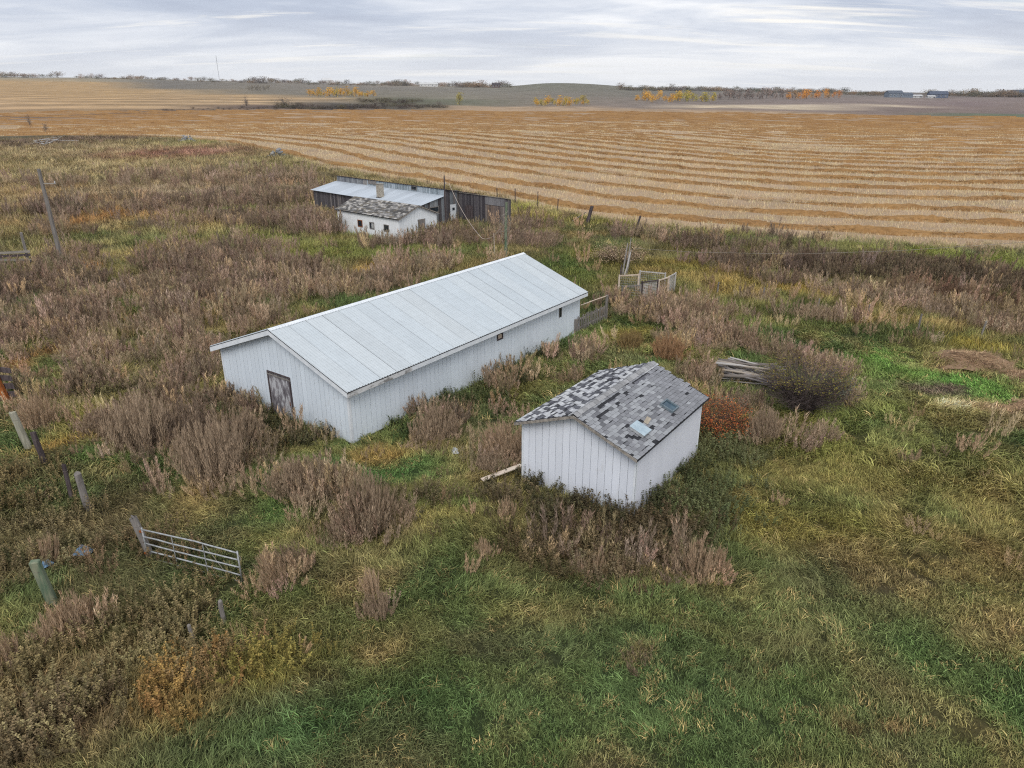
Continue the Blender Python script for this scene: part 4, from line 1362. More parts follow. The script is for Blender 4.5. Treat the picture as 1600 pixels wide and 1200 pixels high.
# footprints that nothing grows in: origin, heading, length, width
FOOT=[(-6.6,26.7,54,18.04,8.615),(4.13,21.15,54.65,5.62,4.574),(-10.7,68.7,140,9.2,-5.0),(-24,89.6,-41.9,19.3,8.5),(-5.84,80.93,-41.9,6.9,1.1)]
def outside(x,y,m=.05):
    ok=np.ones(len(x),bool)
    for ox,oy,a,l,w in FOOT:
        c,s=math.cos(R(a)),math.sin(R(a)); u=(x-ox)*c+(y-oy)*s; v=-(x-ox)*s+(y-oy)*c
        if w<0: v=-v
        ok&=~((u>-m)&(u<l+m)&(v>-m)&(v<abs(w)+m))
    return ok
def jitter_col(c,rs,gain,amt=.22,straw=.0):
    n=len(c); b=np.exp(np.clip(rs.normal(0,amt,(n,1)),-2*amt,1.6*amt)); h=1+np.clip(rs.normal(0,.03,(n,3)),-.06,.06); l=slin(c)*gain*b*h
    if straw:
        m=rs.rand(n)<straw; l[m]=slin(np.array([140.,124,86]))*gain*b[m]*.9
    return np.clip(l,.004,.75)
def sample(D0,D1,ang,dens,rs):
    a=R(ang); n=int(dens*a*(D1*D1-D0*D0)); D=np.sqrt(rs.uniform(D0*D0,D1*D1,n)); t=rs.uniform(-a,a,n); return D*np.sin(t),D*np.cos(t)
def lawn_w(x,y):
    w=np.zeros(len(x))
    for p in LAWN: w=np.maximum(w,patch_w(x,y,p,(0,0)))
    return w
def short_w(x,y):
    # grazed-down sward on the open side of the small shed
    return sst(-3.5,0.,x+(fbm(x,y,3,3,1)-.5)*5)*(1-sst(15.5,18.5,y-.10*x+(fbm(x,y,3,3,2)-.5)*5))*sst(.30,.55,fbm(x,y,2.6,3,0)+.08)
LAWN=[p for p in GROUND_PATCHES if p[5][1]>p[5][0]+22]
def build_grass():
    rs=np.random.RandomState(3); A=[];B=[]
    for D0,D1,ang,dens,sc in [(7,16,56,58,.58),(16,28,52,46,.68),(28,45,47,20,1.0),(45,75,43,6,1.6),(75,130,41,2.4,2.3),(130,250,40,.8,3.3)]:
        x,y=sample(D0,D1,ang,dens,rs); k=outside(x,y)&(edge_dist(x,y)<.5+rs.normal(0,.7,len(x)))&(fbm(x,y,.9*sc,2,1)>.21); A.append(np.stack([x[k],y[k],np.full(k.sum(),sc)],1))
    Q=np.concatenate(A); x,y,s=Q.T; z=terrain(x,y); c=meadow_colour(x,y); lw=np.maximum(lawn_w(x,y),short_w(x,y)); isl=lw>rs.uniform(.25,.6,len(x))
    flow=fbm(x,y,5.5,2,1)*14+fbm(x,y,1.6,2,2)*3+rs.normal(0,.35,len(x))
    hz=.45+1.2*fbm(x,y,2.2,3,3)
    cc=jitter_col(c,rs,G_GRASS,.30,.045)
    k=~isl; tilt=rs.normal(0,.12,(len(x),2))
    sv=s[:,None]*rs.uniform(.75,1.25,(len(x),1))*np.stack([np.ones(len(x)),np.ones(len(x)),hz*np.clip(1.25-.12*s,.6,1.2)],1)
    sv[:,2]*=np.where(lawn_w(x,y)>.3,.55,1.0)
    rot=np.stack([tilt[:,0],tilt[:,1],flow],1); P=np.stack([x,y,z],1)
    ix=np.where(s>1.3,rs.randint(9,14,len(s)),rs.randint(0,9,len(s)))
    scatter('meadow_grass',P[k],rot[k],sv[k],cc[k],PG,'long lodged pasture grass, green and straw coloured, around the sheds','grass',ix[k])
    scatter('green_grass',P[isl],rot[isl],sv[isl],cc[isl],PL,'short bright green grass in patches of the pasture','grass')
build_grass()
def patch_points(patches,near,rs,spread=.56,cap=1.0):
    X=[];Y=[];Cc=[];S=[]
    for p in patches:
        cx,cy,rx,ry,az,den,col=p; D=math.hypot(cx,cy); d=near*den*(1 if D<35 else (35/D)**1.25); n=int(max(3,d*math.pi*rx*ry*.9)); n=min(n,2600)
        u=rs.normal(0,spread,n)*rx; v=rs.normal(0,spread,n)*ry; c,s=math.cos(az),math.sin(az)
        x=cx+u*c+v*s; y=cy-u*s+v*c; keep=fbm(x,y,max(1.6,D*.04),3,2)>.41
        X.append(x[keep]);Y.append(y[keep]);Cc.append(np.tile(np.array(col,float),(keep.sum(),1)));S.append(np.full(keep.sum(),1.0 if D<35 else min(1.9,(D/35)**.42)))
    return np.concatenate(X),np.concatenate(Y),np.concatenate(Cc),np.concatenate(S)
def build_weeds():
    rs=np.random.RandomState(8)
    x,y,c,s=patch_points(WEED_PATCHES,10.5,rs)
    # smaller plumes round the feet of the single bushes, so that bushes run together
    for bx,by,bh,br,bc,_k in BUSHES:
        m=int(14*br*br+6*br+2); t=rs.uniform(0,6.28,m); q=br*rs.uniform(.5,1.5,m); x=np.concatenate([x,bx+q*np.cos(t)]); y=np.concatenate([y,by+q*np.sin(t)*.8]); c=np.concatenate([c,np.tile([bc],(m,1)).astype(float)]); s=np.concatenate([s,np.full(m,min(1.2,.42*bh+.15))])
    # loose plumes everywhere
    for D0,D1,d in [(12,30,.05),(30,60,.12),(60,120,.06),(120,230,.03)]:
        a,b=sample(D0,D1,43,d,rs); x=np.concatenate([x,a]); y=np.concatenate([y,b]); c=np.concatenate([c,np.tile([[138.,118,98]],(len(a),1))]); s=np.concatenate([s,np.full(len(a),.6 if D1<40 else 1.0)])
    k=outside(x,y,.25)&(edge_dist(x,y)<-.5)&(lawn_w(x,y)<.35); x,y,c,s=x[k],y[k],c[k],s[k]; n=len(x)
    alt=np.array([(112,106,76),(168,146,112),(94,80,68),(146,124,116)],float); ch=rs.rand(n)<.3; c[ch]=c[ch]*.35+alt[rs.randint(0,4,ch.sum())]*.65
    size=s*rs.uniform(.5,1.25,n)*(.6+.8*fbm(x,y,3,2,1)); sv=np.stack([size*1.2,size*1.2,size*rs.uniform(.95,1.3,n)],1)
    scatter('weed_thicket',np.stack([x,y,terrain(x,y)-.02],1),np.stack([rs.normal(.02,.1,n),rs.normal(0,.1,n),rs.uniform(0,6.28,n)],1),sv,jitter_col(c,rs,G_WEED,.24),PW,'tall dry purple-brown weeds massed in thickets over the pasture','weeds')
    x,y,c,s=patch_points(FORB_PATCHES,11,rs); k=outside(x,y,.08)&(edge_dist(x,y)<-.3); x,y,c,s=x[k],y[k],c[k],s[k]; n=len(x)
    size=s*rs.uniform(.8,1.55,n); sv=np.stack([size*1.2,size*1.2,size],1)
    scatter('leafy_forbs',np.stack([x,y,terrain(x,y)],1),np.stack([rs.normal(0,.15,n),rs.normal(0,.15,n),rs.uniform(0,6.28,n)],1),sv,jitter_col(c,rs,G_GRASS*.9,.2,.0),PF,'dark leafy forbs going to seed in patches of the pasture','weeds')
build_weeds()
def build_stubble():
    rs=np.random.RandomState(12); Q=[]
    for D0,D1,dens,sc in [(55,95,2.2,1.2),(95,150,1.1,1.7),(150,230,.5,2.4),(230,340,.2,3.4)]:
        x,y=sample(D0,D1,42,dens,rs); k=edge_dist(x,y)>-.4; Q.append(np.stack([x[k],y[k],np.full(k.sum(),sc)],1))
    x,y,s=np.concatenate(Q).T; n=len(x); v=fbm(x,y,6,3,0)[:,None]
    c=np.array([198.,180,154])*(1-v)+np.array([190.,166,134])*v
    scatter('field_stubble',np.stack([x,y,terrain(x,y)],1),np.stack([np.zeros(n),np.zeros(n),rs.uniform(0,6.28,n)],1),np.stack([s,s,np.clip(s,1,1.5)*rs.uniform(.8,1.2,n)],1),jitter_col(c,rs,G_FIELD*1.45,.16),PS,'pale cut stubble standing between the straw windrows','stubble')
    X=[];T_=[];S=[]
    for k,q in enumerate(ROWS[:12]):
        C=resample(q,.22 if k<4 else (.35 if k<8 else .7)); C=C[np.hypot(C[:,0],C[:,1])<230]
        if len(C)<3: continue
        t=np.gradient(C,axis=0); C=C.copy(); wob(C,k); X.append(C+rs.normal(0,.36,C.shape)); T_.append(np.arctan2(t[:,1],t[:,0])); S.append(np.full(len(C),1.0 if k<5 else 1.4))
    X=np.concatenate(X); th=np.concatenate(T_)+rs.normal(0,.5,len(X)); s=np.concatenate(S); n=len(X)
    c=np.tile([[182.,143,94]],(n,1)); c[rs.rand(n)<.45]=(146,109,72)
    scatter('loose_straw',np.stack([X[:,0],X[:,1],terrain(X[:,0],X[:,1])+rs.uniform(.1,.3,n)],1),np.stack([np.zeros(n),np.zeros(n),th],1),np.stack([s,s,s],1),jitter_col(c,rs,G_STRAW,.2),PH,'loose golden straw sticking out of the near windrows','straw')
build_stubble()
# ------------------------------------------------------------------ long white barn
def gable_h(y,W_,he,hr): return he+(hr-he)*(1-abs(y-W_/2)/(W_/2))
def siding(root,L_,W_,he,hr,z0,bw,tones,wall,sides=('gable','right'),skip=None):
    # every board of the two walls in view, standing proud of the wall behind with a groove between
    core=MB(); core.prism([(.02,z0),(W_-.02,z0),(W_-.02,he-.03),(W_/2,hr-.04),(.02,he-.03)],'x',.02,L_-.02); c=core.obj('wall_core',M['whitecore'],root)
    if 'gable' in sides:
        n=round(W_/bw); w=W_/n
        for i in range(n):
            a,b=i*w+.008,(i+1)*w-.008
            if i==0: a=0
            if i==n-1: b=W_
            mid=W_/2; top=[(b,gable_h(b,W_,he,hr)-.012)]
            if a<mid<b: top.append((mid,hr-.012))
            top.append((a,gable_h(a,W_,he,hr)-.012))
            lo=z0
            if skip and a<skip[1]-.02 and b>skip[0]+.02:
                lo=skip[2]
                # side strips beside the door opening
                if a<skip[0]-.02: MBb=MB().prism([(a,z0),(skip[0],z0),(skip[0],lo),(a,lo)],'x',-.012,.019).obj('wall_board',M['white'],c)
                elif b>skip[1]+.02: MBb=MB().prism([(skip[1],z0),(b,z0),(b,lo),(skip[1],lo)],'x',-.012,.019).obj('wall_board',M['white'],c)
                else: MBb=None
                if MBb: MBb.color=(*L(tones[0]),1)
            o=MB().prism([(a,lo),(b,lo)]+top,'x',-.014-rng.uniform(0,.004),.019).obj('wall_board',M['white'],c)
            k=rng.uniform(.95,1.03); o.color=tuple(v*k for v in L(tones[0]))+(1,)
    if 'right' in sides:
        n=round(L_/bw); w=L_/n
        for i in range(n):
            o=MB().box(i*w+(.007 if i else -.014),(i+1)*w-(.007 if i<n-1 else 0),-.014-rng.uniform(0,.004),.019,z0,he-.012).obj('wall_board',M['white'],c)
            k=rng.uniform(.96,1.03); o.color=tuple(v*k for v in L(tones[1]))+(1,)
    return c
def build_barn():
    Lb,Wb,he,hr=18.04,8.615,2.60,4.19; sl=(hr-he)/(Wb/2); oe,og=.34,.33
    root=thing('long_barn','long white metal-roofed barn with a peeling door in its gable end','barn',(-6.6,26.7,0),R(54))
    siding(root,Lb,Wb,he,hr,-.45,.287,((222,231,239),(226,234,241)),None,skip=(3.62,5.22,2.10))
    ze=he-oe*sl
    # roof deck, dark under the sheets
    def slope_z(y): return hr-abs(y-Wb/2)*sl
    deck=MB(); deck.prism([(-oe+.03,ze+.03),(Wb/2,hr+.03),(Wb+oe-.03,ze+.03),(Wb+oe-.03,ze-.03),(Wb/2,hr-.03),(-oe+.03,ze-.03)],'x',-og+.03,Lb+og-.03); dk=deck.obj('roof_deck',M['dark'],root)
    th=math.atan(sl); Ls=(Wb/2+oe)/math.cos(th)
    nsh=20; w=(Lb+2*og)/nsh
    for side in (0,1):
        for i in range(nsh):
            gap=rng.choice([.012,.015,.018,.022]); x0,x1=-og+i*w,-og+(i+1)*w-gap; ww=x1-x0
            prof=[]
            for r in range(6):
                b=x0+ww*r/6; prof+=[(b,.0),(b+.03,.0),(b+.040,.032),(b+.066,.032),(b+.078,0)]
            prof.append((x1,0)); lift=.048+rng.uniform(0,.006); mb=MB(); vs=[]
            for (px,pz) in prof:
                for (yy,zz) in ((-oe-.02,ze-.02*sl),(Wb/2,hr)):
                    y=yy if side==0 else Wb-yy
                    vs.append((px,y,zz+lift+pz))
            fs=[(2*k,2*k+2,2*k+3,2*k+1) for k in range(len(prof)-1)]
            mb.add(vs,fs); o=mb.obj('roof_sheet',M['roofmetal'],root); s=o.modifiers.new('thick','SOLIDIFY'); s.thickness=.004
            k=rng.uniform(.965,1.03); t=rng.uniform(-1,1); o.color=tuple(v*k for v in L((195+t,202,206-t)))+(1,)
    cap=MB(); cap.prism([(Wb/2-.16,hr-.16*sl+.075),(Wb/2,hr+.085),(Wb/2+.16,hr-.16*sl+.075),(Wb/2+.16,hr-.16*sl+.068),(Wb/2,hr+.076),(Wb/2-.16,hr-.16*sl+.068)],'x',-og,Lb+og); cap.obj('ridge_cap',M['trim'],root)
    # fascia boards along both eaves, in lengths
    x=-og
    for i,(ln,m) in enumerate(((3.7,'trimworn'),(5.2,'trim'),(5.1,'trim'),(4.65,'trim'))):
        x1=min(x+ln,Lb+og); MB().box(x,x1-.006,-oe-.022,-oe+.004,ze-.20,ze+.025).obj('fascia_board',M[m],root); MB().box(x,x1-.006,Wb+oe-.004,Wb+oe+.022,ze-.20,ze+.025).obj('fascia_board',M['trim'],root); x=x1
    for xx in (-og,Lb+og-.025):
        for sgn in (0,1):
            ya,yb=(-oe,Wb/2) if sgn==0 else (Wb+oe,Wb/2)
            MB().prism([(ya,ze-.20),(yb,hr-.20),(yb,hr+.02),(ya,ze+.02)],'x',xx,xx+.025).obj('rake_board',M['trim'],root)
            MB().prism([(ya,ze+.022),(yb,hr+.022),(yb,hr+.046),(ya,ze+.046)],'x',xx-.012,xx+.03).obj('drip_edge',M['dark'],root)
    for xx in ((0-og,Lb+og),): MB().box(xx[0],xx[1],-oe-.026,-oe-.0225,ze+.0,ze+.03).obj('drip_edge',M['dark'],root)
    # soffit under the eaves
    MB().box(-.3,Lb+.3,-oe+.006,-.02,ze-.17,ze-.15).obj('soffit',M['trim'],root)
    # corner posts
    for (x0,x1,y0,y1) in ((-.03,.08,-.032,-.016),(-.032,-.020,-.03,.08)):
        MB().box(x0,x1,y0,y1,-.45,he-.13).obj('corner_trim',M['trim'],root)
    MB().box(-.032,-.020,Wb-.08,Wb+.03,-.45,he-.13).obj('corner_trim',M['trim'],root)
    # peeling plank door
    d=thing_part('door',root); y0,y1,z0,z1=3.66,5.18,-.30,2.05
    n=6
    for i in range(n):
        a=y0+.05+(y1-y0-.1)*i/n; b=y0+.05+(y1-y0-.1)*(i+1)/n-.008
        MB().box(-.028-rng.uniform(0,.006),.02,a,b,z0+.03,z1-.05).obj('door_board',M['doorwood'],d)
    for (a,b,c,e) in ((y0-.03,y0+.045,z0,z1),(y1-.045,y1+.03,z0,z1)): MB().box(-.05,.02,a,b,c,e).obj('door_frame',M['darkwood'],d)
    MB().box(-.05,.02,y0-.03,y1+.03,z1+.002,z1+.07).obj('door_frame',M['darkwood'],d)
    MB().box(-.060,-.052,y0-.03,y1+.03,z1-.11,z1-.04).obj('door_rail',M['oldwood'],d)
    bevel(MB().box(-.05,-.034,y0+.14,y0+.17,.75,.95).obj('door_handle',M['rust'],d),.004)
    # small framed hatch and a slot in the long wall
    wnd=thing_part('window',root); x0,x1,z0,z1=9.9,10.4,1.76,2.24
    for q in ((x0,x0+.07,z0,z1),(x1-.07,x1,z0,z1),(x0+.072,x1-.072,z0,z0+.07),(x0+.072,x1-.072,z1-.07,z1)): MB().box(q[0],q[1],-.05,.01,q[2],q[3]).obj('window_frame',M['darkwood'],wnd)
    MB().box(x0+.07,x1-.07,-.02,.01,z0+.07,z1-.2).obj('pane',M['palewood'],wnd); MB().box(x0+.07,x1-.07,-.022,.01,z1-.198,z1-.07).obj('pane',M['glass_dark'],wnd)
    sl_=thing_part('window',root); MB().box(15.76,15.98,-.021,.01,1.52,2.22).obj('pane',M['glass_dark'],sl_)
    for q in ((15.73,15.76),(15.98,16.01)): MB().box(q[0],q[1],-.04,.01,1.5,2.24).obj('window_frame',M['oldwood'],sl_)
    bevel(MB().box(-1.05,-.06,3.5,5.3,-.42,-.30).obj('door_step',M['concrete'],root),.02)
def thing_part(name,parent):
    o=bpy.data.objects.new(name,None); o.empty_display_size=.1; COL.objects.link(o); o.parent=parent; return o
build_barn()
# ------------------------------------------------------------------ small white shed with the patched shingle roof
def build_shed():
    Lb,Wb,he,hr=5.62,4.574,2.52,3.40; sl=(hr-he)/(Wb/2); oe,og=.16,.32; th=math.atan(sl); ze=he-oe*sl
    root=thing('small_shed','small white gabled shed with a patchy grey shingle roof','shed',(4.13,21.15,0),R(54.65))
    c=siding(root,Lb,Wb,he,hr,-.45,.283,((230,234,242),(226,229,240)),None,sides=('gable',))
    n=18; w=Lb/n
    for i in range(n):
        o=MB().box(i*w+(.004 if i else -.014),(i+1)*w-(.004 if i<n-1 else 0),-.010-rng.uniform(0,.003),.019,-.45,he-.012).obj('wall_board',M['white'],c); k=rng.uniform(.97,1.02); o.color=tuple(v*k for v in L((228,230,238)))+(1,)
    for q in ((-.03,.06,-.030,-.015),(-.030,-.019,-.03,.06)): MB().box(*q,-.45,he-.1).obj('corner_trim',M['trim'],root)
    MB().box(-.030,-.019,Wb-.06,Wb+.03,-.45,he-.1).obj('corner_trim',M['trim'],root)
    MB().box(Lb-.06,Lb+.02,-.030,-.015,-.45,he-.1).obj('corner_trim',M['trim'],root)
    dk=MB(); dk.prism([(-oe,ze),(Wb/2,hr),(Wb+oe,ze),(Wb+oe,ze-.06),(Wb/2,hr-.07),(-oe,ze-.06)],'x',-og,Lb+og); dk.obj('roof_deck',M['dark'],root)
    for xx in (-og-.024,Lb+og):
        for ya,yb in ((-oe,Wb/2),(Wb+oe,Wb/2)):
            MB().prism([(ya,ze-.11),(yb,hr-.115),(yb,hr-.012),(ya,ze-.008)],'x',xx,xx+.022).obj('rake_board',M['oldwoodx'],root)
    MB().box(-og,Lb+og,-oe-.022,-oe-.002,ze-.075,ze-.004).obj('drip_edge',M['dark'],root)
    MB().box(-og,Lb+og,Wb+oe+.002,Wb+oe+.022,ze-.075,ze-.004).obj('drip_edge',M['dark'],root)
    # shingles
    Ls=(Wb/2+oe)/math.cos(th); ex=.15; nr=int(Ls/ex)+1; tw=.27; nt=int((Lb+2*og)/tw)+1
    def shape(k):
        r=random.Random(k); m=MB(); a=tw-.010-r.uniform(0,.02); d=ex*1.28; cu=r.uniform(0,.018); x2=r.uniform(.3,.7)*a
        top=[(0,0,.006+cu*.6),(x2,-r.uniform(0,.012),.007),(a,r.uniform(-.008,.006),.006+cu),(a,d,.004),(0,d,.004)]
        bot=[(p[0],p[1],p[2]-.007) for p in top]
        m.add(top+bot,[(0,1,2,3,4),(9,8,7,6,5)]+[(i,i+5,(i+1)%5+5,(i+1)%5) for i in range(5)]); return m
    variants=[shape(k).mesh('shingle',M['shingle']) for k in range(6)]
    G1,G2,G3,G4,G5=(136,137,141),(156,158,161),(116,117,121),(148,139,128),(176,177,178)
    rest=MB(); r=random.Random(21); cnt=0; objs=[]
    tan_=[(1.9,.55),(2.2,.4)]
    for side in (0,1):
        Rm=Matrix.Rotation(th,4,'X') if side==0 else Matrix.Rotation(math.pi,4,'Z')@Matrix.Rotation(th,4,'X')
        for j in range(nr):
            s=Ls-.0-j*ex+.015          # down-slope position of this course's lower edge
            if s<.12: continue
            stag=(j%2)*tw*.5+r.uniform(-.02,.02); i=0; x=-og-.01-stag
            while x<Lb+og-.05:
                a=max(x,-og-.012); full=(x>=-og-.012 and x+tw<Lb+og+.03)
                u=(x+og)/(Lb+2*og); v=s/Ls
                if side==0:
                    # newer even course work towards the far end, patched and torn nearer
                    q=min(.99,max(0,.5*r.random()+.5*float(fbm(x,s*1.3,.8,2,1))*1.6-.3)); c_=G1
                    if u>.62+.15*math.sin(v*5): c_=G1 if q<.82 else (G2 if q<.92 else G3)
                    else: c_=G1 if q<.36 else (G2 if q<.64 else (G3 if q<.86 else (G4 if q<.91 else G5)))
                    if v<.14 and u>.8: c_=G5 if r.random()<.6 else G2
                    miss=r.random()<(.02 if u>.62 else .045)
                    if .13<v<.20 and .18<u<.42: miss=True
                    if .10<v<.17 and .62<u<.80: miss=True
                    if .24<v<.30 and .1<u<.22: miss=True
                else:
                    light=((int((x+og+stag)/tw+.01)+(j//2))%2==0)^(r.random()<.25); c_=((170,171,174) if r.random()<.5 else (188,189,190)) if light else ((96,97,102) if r.random()<.7 else (82,82,88)); miss=(not light) and r.random()<.25
                jit=r.uniform(.86,1.14); yy=s*math.cos(th); y=Wb/2-yy; z=hr-s*math.sin(th)
                if side==1: y=Wb-y
                xs=x if side==0 else x+tw
                tilt=Matrix.Rotation(-.045-(r.random()**3)*(.10 if side==0 else .22),4,'X')@Matrix.Rotation(r.gauss(0,.018),4,'Z')
                Mx=Matrix.Translation((xs,y,z+.012))@Rm@tilt; x+=tw
                if miss: continue
                if not full: Mx=Mx@Matrix.Scale(.5,4,(1,0,0)) if side==0 else Mx@Matrix.Scale(.5,4,(1,0,0)); Mx.translation.x+= (tw*.5 if (side==0 and u<.1) else (-tw*.5 if (side==1 and u>.9) else 0))
                col=tuple(v_*jit for v_ in L(c_))
                vk=r.randrange(6); objs.append((side,v,u,vk,Mx,col))
    order=sorted(range(len(objs)),key=lambda k:(objs[k][0],-(objs[k][1]*.3-objs[k][2])))
    keep=set(order[:300])
    for k,(side,v,u,vk,Mx,col) in enumerate(objs):
        if k in keep:
            o=link(bpy.data.objects.new('shingle',variants[vk]),root); o.matrix_local=Mx; o.color=(*col,1)
        else:
            me=variants[vk]; rest.add([Mx@p.co for p in me.vertices],[tuple(f.vertices) for f in me.polygons],col)
    tag(rest.obj('shingle_field',M['shinglecol'],root),kind='stuff')
    # bent ridge shingles
    nc=24; w=(Lb+2*og)/nc
    for i in range(nc):
        a=-og+i*w; e=.15+r.uniform(-.015,.02); l=.018+r.uniform(0,.012); m=MB()
        m.add([(a,Wb/2-e,hr-e*sl+l+.012),(a,Wb/2,hr+l+.03),(a,Wb/2+e,hr-e*sl+l+.012),(a+w*1.15,Wb/2-e,hr-e*sl+l),(a+w*1.15,Wb/2,hr+l+.018),(a+w*1.15,Wb/2+e,hr-e*sl+l)],[(0,1,4,3),(1,2,5,4)])
        o=m.obj('ridge_shingle',M['shingle'],root); s_=o.modifiers.new('thick','SOLIDIFY'); s_.thickness=.006; k=r.uniform(.7,1.15); o.color=tuple(v_*k for v_ in L((160,160,161)))+(1,)
    # torn patches of bare felt and board
    for (x0,x1,s0,s1,m) in ((1.05,2.3,.36,.50,'dark'),(3.7,4.9,.28,.44,'dark')):
        pts=[]
        for xx,ss in ((x0,s0),(x1,s0),(x1,s1),(x0,s1)): pts.append((xx,Wb/2-ss*math.cos(th),hr-ss*math.sin(th)+.004))
        mb=MB(); mb.add(pts,[(0,1,2,3)]); o=mb.obj('felt_patch',M['oldwoodx'] if m!='dark' else M['felt'],root); s_=o.modifiers.new('t','SOLIDIFY'); s_.thickness=.004; s_.offset=1
    mb=MB(); mb.box(-.30,.16,-.09,.08,0,.010); o=mb.obj('bare_board',M['bareboard'],root); o.matrix_local=Matrix.Translation((2.05,.62,hr-(Wb/2-.62)*sl+.03))@Matrix.Rotation(th,4,'X')@Matrix.Rotation(.2,4,'Z')
    # pale blue box cover and the glazed hatch
    def onroof(x,y,h): return Matrix.Translation((x,y,hr-(Wb/2-y)*sl+h))@Matrix.Rotation(th,4,'X')
    v1=thing_part('roof_vent',root); v1.matrix_local=onroof(1.15,.51,.02)
    bevel(MB().box(-.27,.27,-.29,.29,0,.11).obj('vent_base',M['galv'],v1),.01); bevel(MB().box(-.29,.29,-.31,.31,.113,.14).obj('vent_lid',M['skyblue'],v1),.012)
    v2=thing_part('roof_hatch',root); v2.matrix_local=onroof(3.62,.51,.02)
    for q in ((-.29,-.24,-.28,.28),(.24,.29,-.28,.28),(-.238,.238,-.28,-.23),(-.238,.238,.23,.28)): MB().box(*q,0,.09).obj('hatch_frame',M['hatchframe'],v2)
    MB().box(-.24,.24,-.232,.232,.02,.035).obj('pane',M['hatchglass'],v2)
M['bareboard']=mat_noise('bare_deck_board',L((150,140,124)),L((176,166,150)),7,sc=(.2,1,1),bs=.15)
M['felt']=mat_noise('torn_felt',L((84,84,90)),L((112,112,118)),9,bs=.15)
M['hatchframe']=mat_noise('hatch_frame',L((92,104,112)),L((124,136,142)),8,bs=.05)
M['hatchglass']=mat_noise('hatch_glass',L((48,66,78)),L((74,96,108)),2,rough=.15,spec=.6,bs=0)
build_shed()
# ------------------------------------------------------------------ far white henhouse
def build_house():
    Lh,Wh,he,hr=9.2,5.0,2.2,3.15; sl=(hr-he)/(Wh/2)
    root=thing('white_henhouse','low white henhouse with three small windows and a mossy grey roof','shed',(-10.7,68.7,0),R(140))
    # local x runs along the window wall, the building lies towards -y
    core=MB(); core.prism([(-.02,-.4),(-Wh+.02,-.4),(-Wh+.02,he-.03),(-Wh/2,hr-.03),(-.02,he-.03)],'x',.02,Lh-.02); core.obj('wall_core',M['whitecore'],root)
    def boards(mb,horizontal): pass
    f=MB(); n=44; w=Lh/n
    for i in range(n): f.box(i*w+.008,(i+1)*w-.008,-.021,.012+rng.uniform(0,.008),-.4,he-.02)
    o=f.obj('front_boards',M['white'],root); o.color=(*L((240,242,243)),1)
    g=MB(); n=24; w=Wh/n
    for i in range(n):
        a,b=-i*w-.008,-(i+1)*w+.008; g.prism([(b,-.4),(a,-.4),(a,gable_h(-a,Wh,he,hr)-.02),(b,gable_h(-b,Wh,he,hr)-.02)],'x',-.012-rng.uniform(0,.008),.021)
    o=g.obj('gable_boards',M['white'],root); o.color=(*L((238,242,244)),1)
    for k,(x,z) in enumerate(((5.68,1.12),(3.88,1.1),(1.75,1.1))):
        wn_=thing_part('window',root); a,b,c,d=x-.36,x+.36,z-.34,z+.34
        for q in ((a,a+.07,c,d),(b-.07,b,c,d),(a+.071,b-.071,c,c+.07),(a+.071,b-.071,d-.07,d)): MB().box(q[0],q[1],.0,.055,q[2],q[3]).obj('window_frame',M['oldwood'] if k else M['rust'],wn_)
        MB().box(a+.06,b-.06,.0,.03,c+.06,d-.06).obj('pane',M['glass_dark'],wn_)
        if k==1: MB().box(a+.1,b-.3,.031,.036,c+.1,d-.1).obj('torn_sheet',M['galv'],wn_)
    d=thing_part('door',root); MB().box(-.04,0,-3.42,-2.42,-.3,1.78).obj('door_panel',M['oldwood'],d)
    for q in ((-3.5,-3.42),(-2.42,-2.34)): MB().box(-.05,0,q[0],q[1],-.3,1.86).obj('door_frame',M['trim'],d)
    # shingled roof
    dk=MB(); oe,og=.18,.22; ze=he-oe*sl; dk.prism([(oe,ze),(-Wh/2,hr),(-Wh-oe,ze),(-Wh-oe,ze-.06),(-Wh/2,hr-.06),(oe,ze-.06)],'x',-og,Lh+og); dk.obj('roof_deck',M['dark'],root)
    th=math.atan(sl); Ls=(Wh/2+oe)/math.cos(th); sh=MB(); r=random.Random(3)
    for side in (0,1):
        for j in range(int(Ls/.2)):
            s=Ls-j*.2; x=-og-(j%2)*.15
            while x<Lh+og-.1:
                w_=r.uniform(.28,.42); a=max(x,-og); b=min(x+w_-.02,Lh+og); x+=w_
                if b-a<.05: continue
                k=r.choice([(132,130,128),(158,155,152),(108,106,104),(176,172,166),(122,116,106),(92,90,88)]); jf=r.uniform(.85,1.1); col=tuple(v*jf for v in L(k))
                def P(xx,ss,h):
                    y=-(Wh/2)+ss*math.cos(th); y=y if side==0 else -Wh-y
                    return (xx,y,hr-ss*math.sin(th)+h)
                sh.add([P(a,s,.04),P(b,s,.036),P(b,s-.25,.012),P(a,s-.25,.012),P(a,s,.02),P(b,s,.018)],[(0,1,2,3),(0,4,5,1)],col)
    tag(sh.obj('roof_shingles',M['shinglecol'],root,fix=False),kind='stuff')
    for xx in (-og-.02,Lh+og):
        for ya,yb in ((oe,-Wh/2),(-Wh-oe,-Wh/2)): MB().prism([(ya,ze-.10),(yb,hr-.10),(yb,hr-.01),(ya,ze-.01)],'x',xx,xx+.02).obj('rake_board',M['oldwoodx'],root)
build_house()
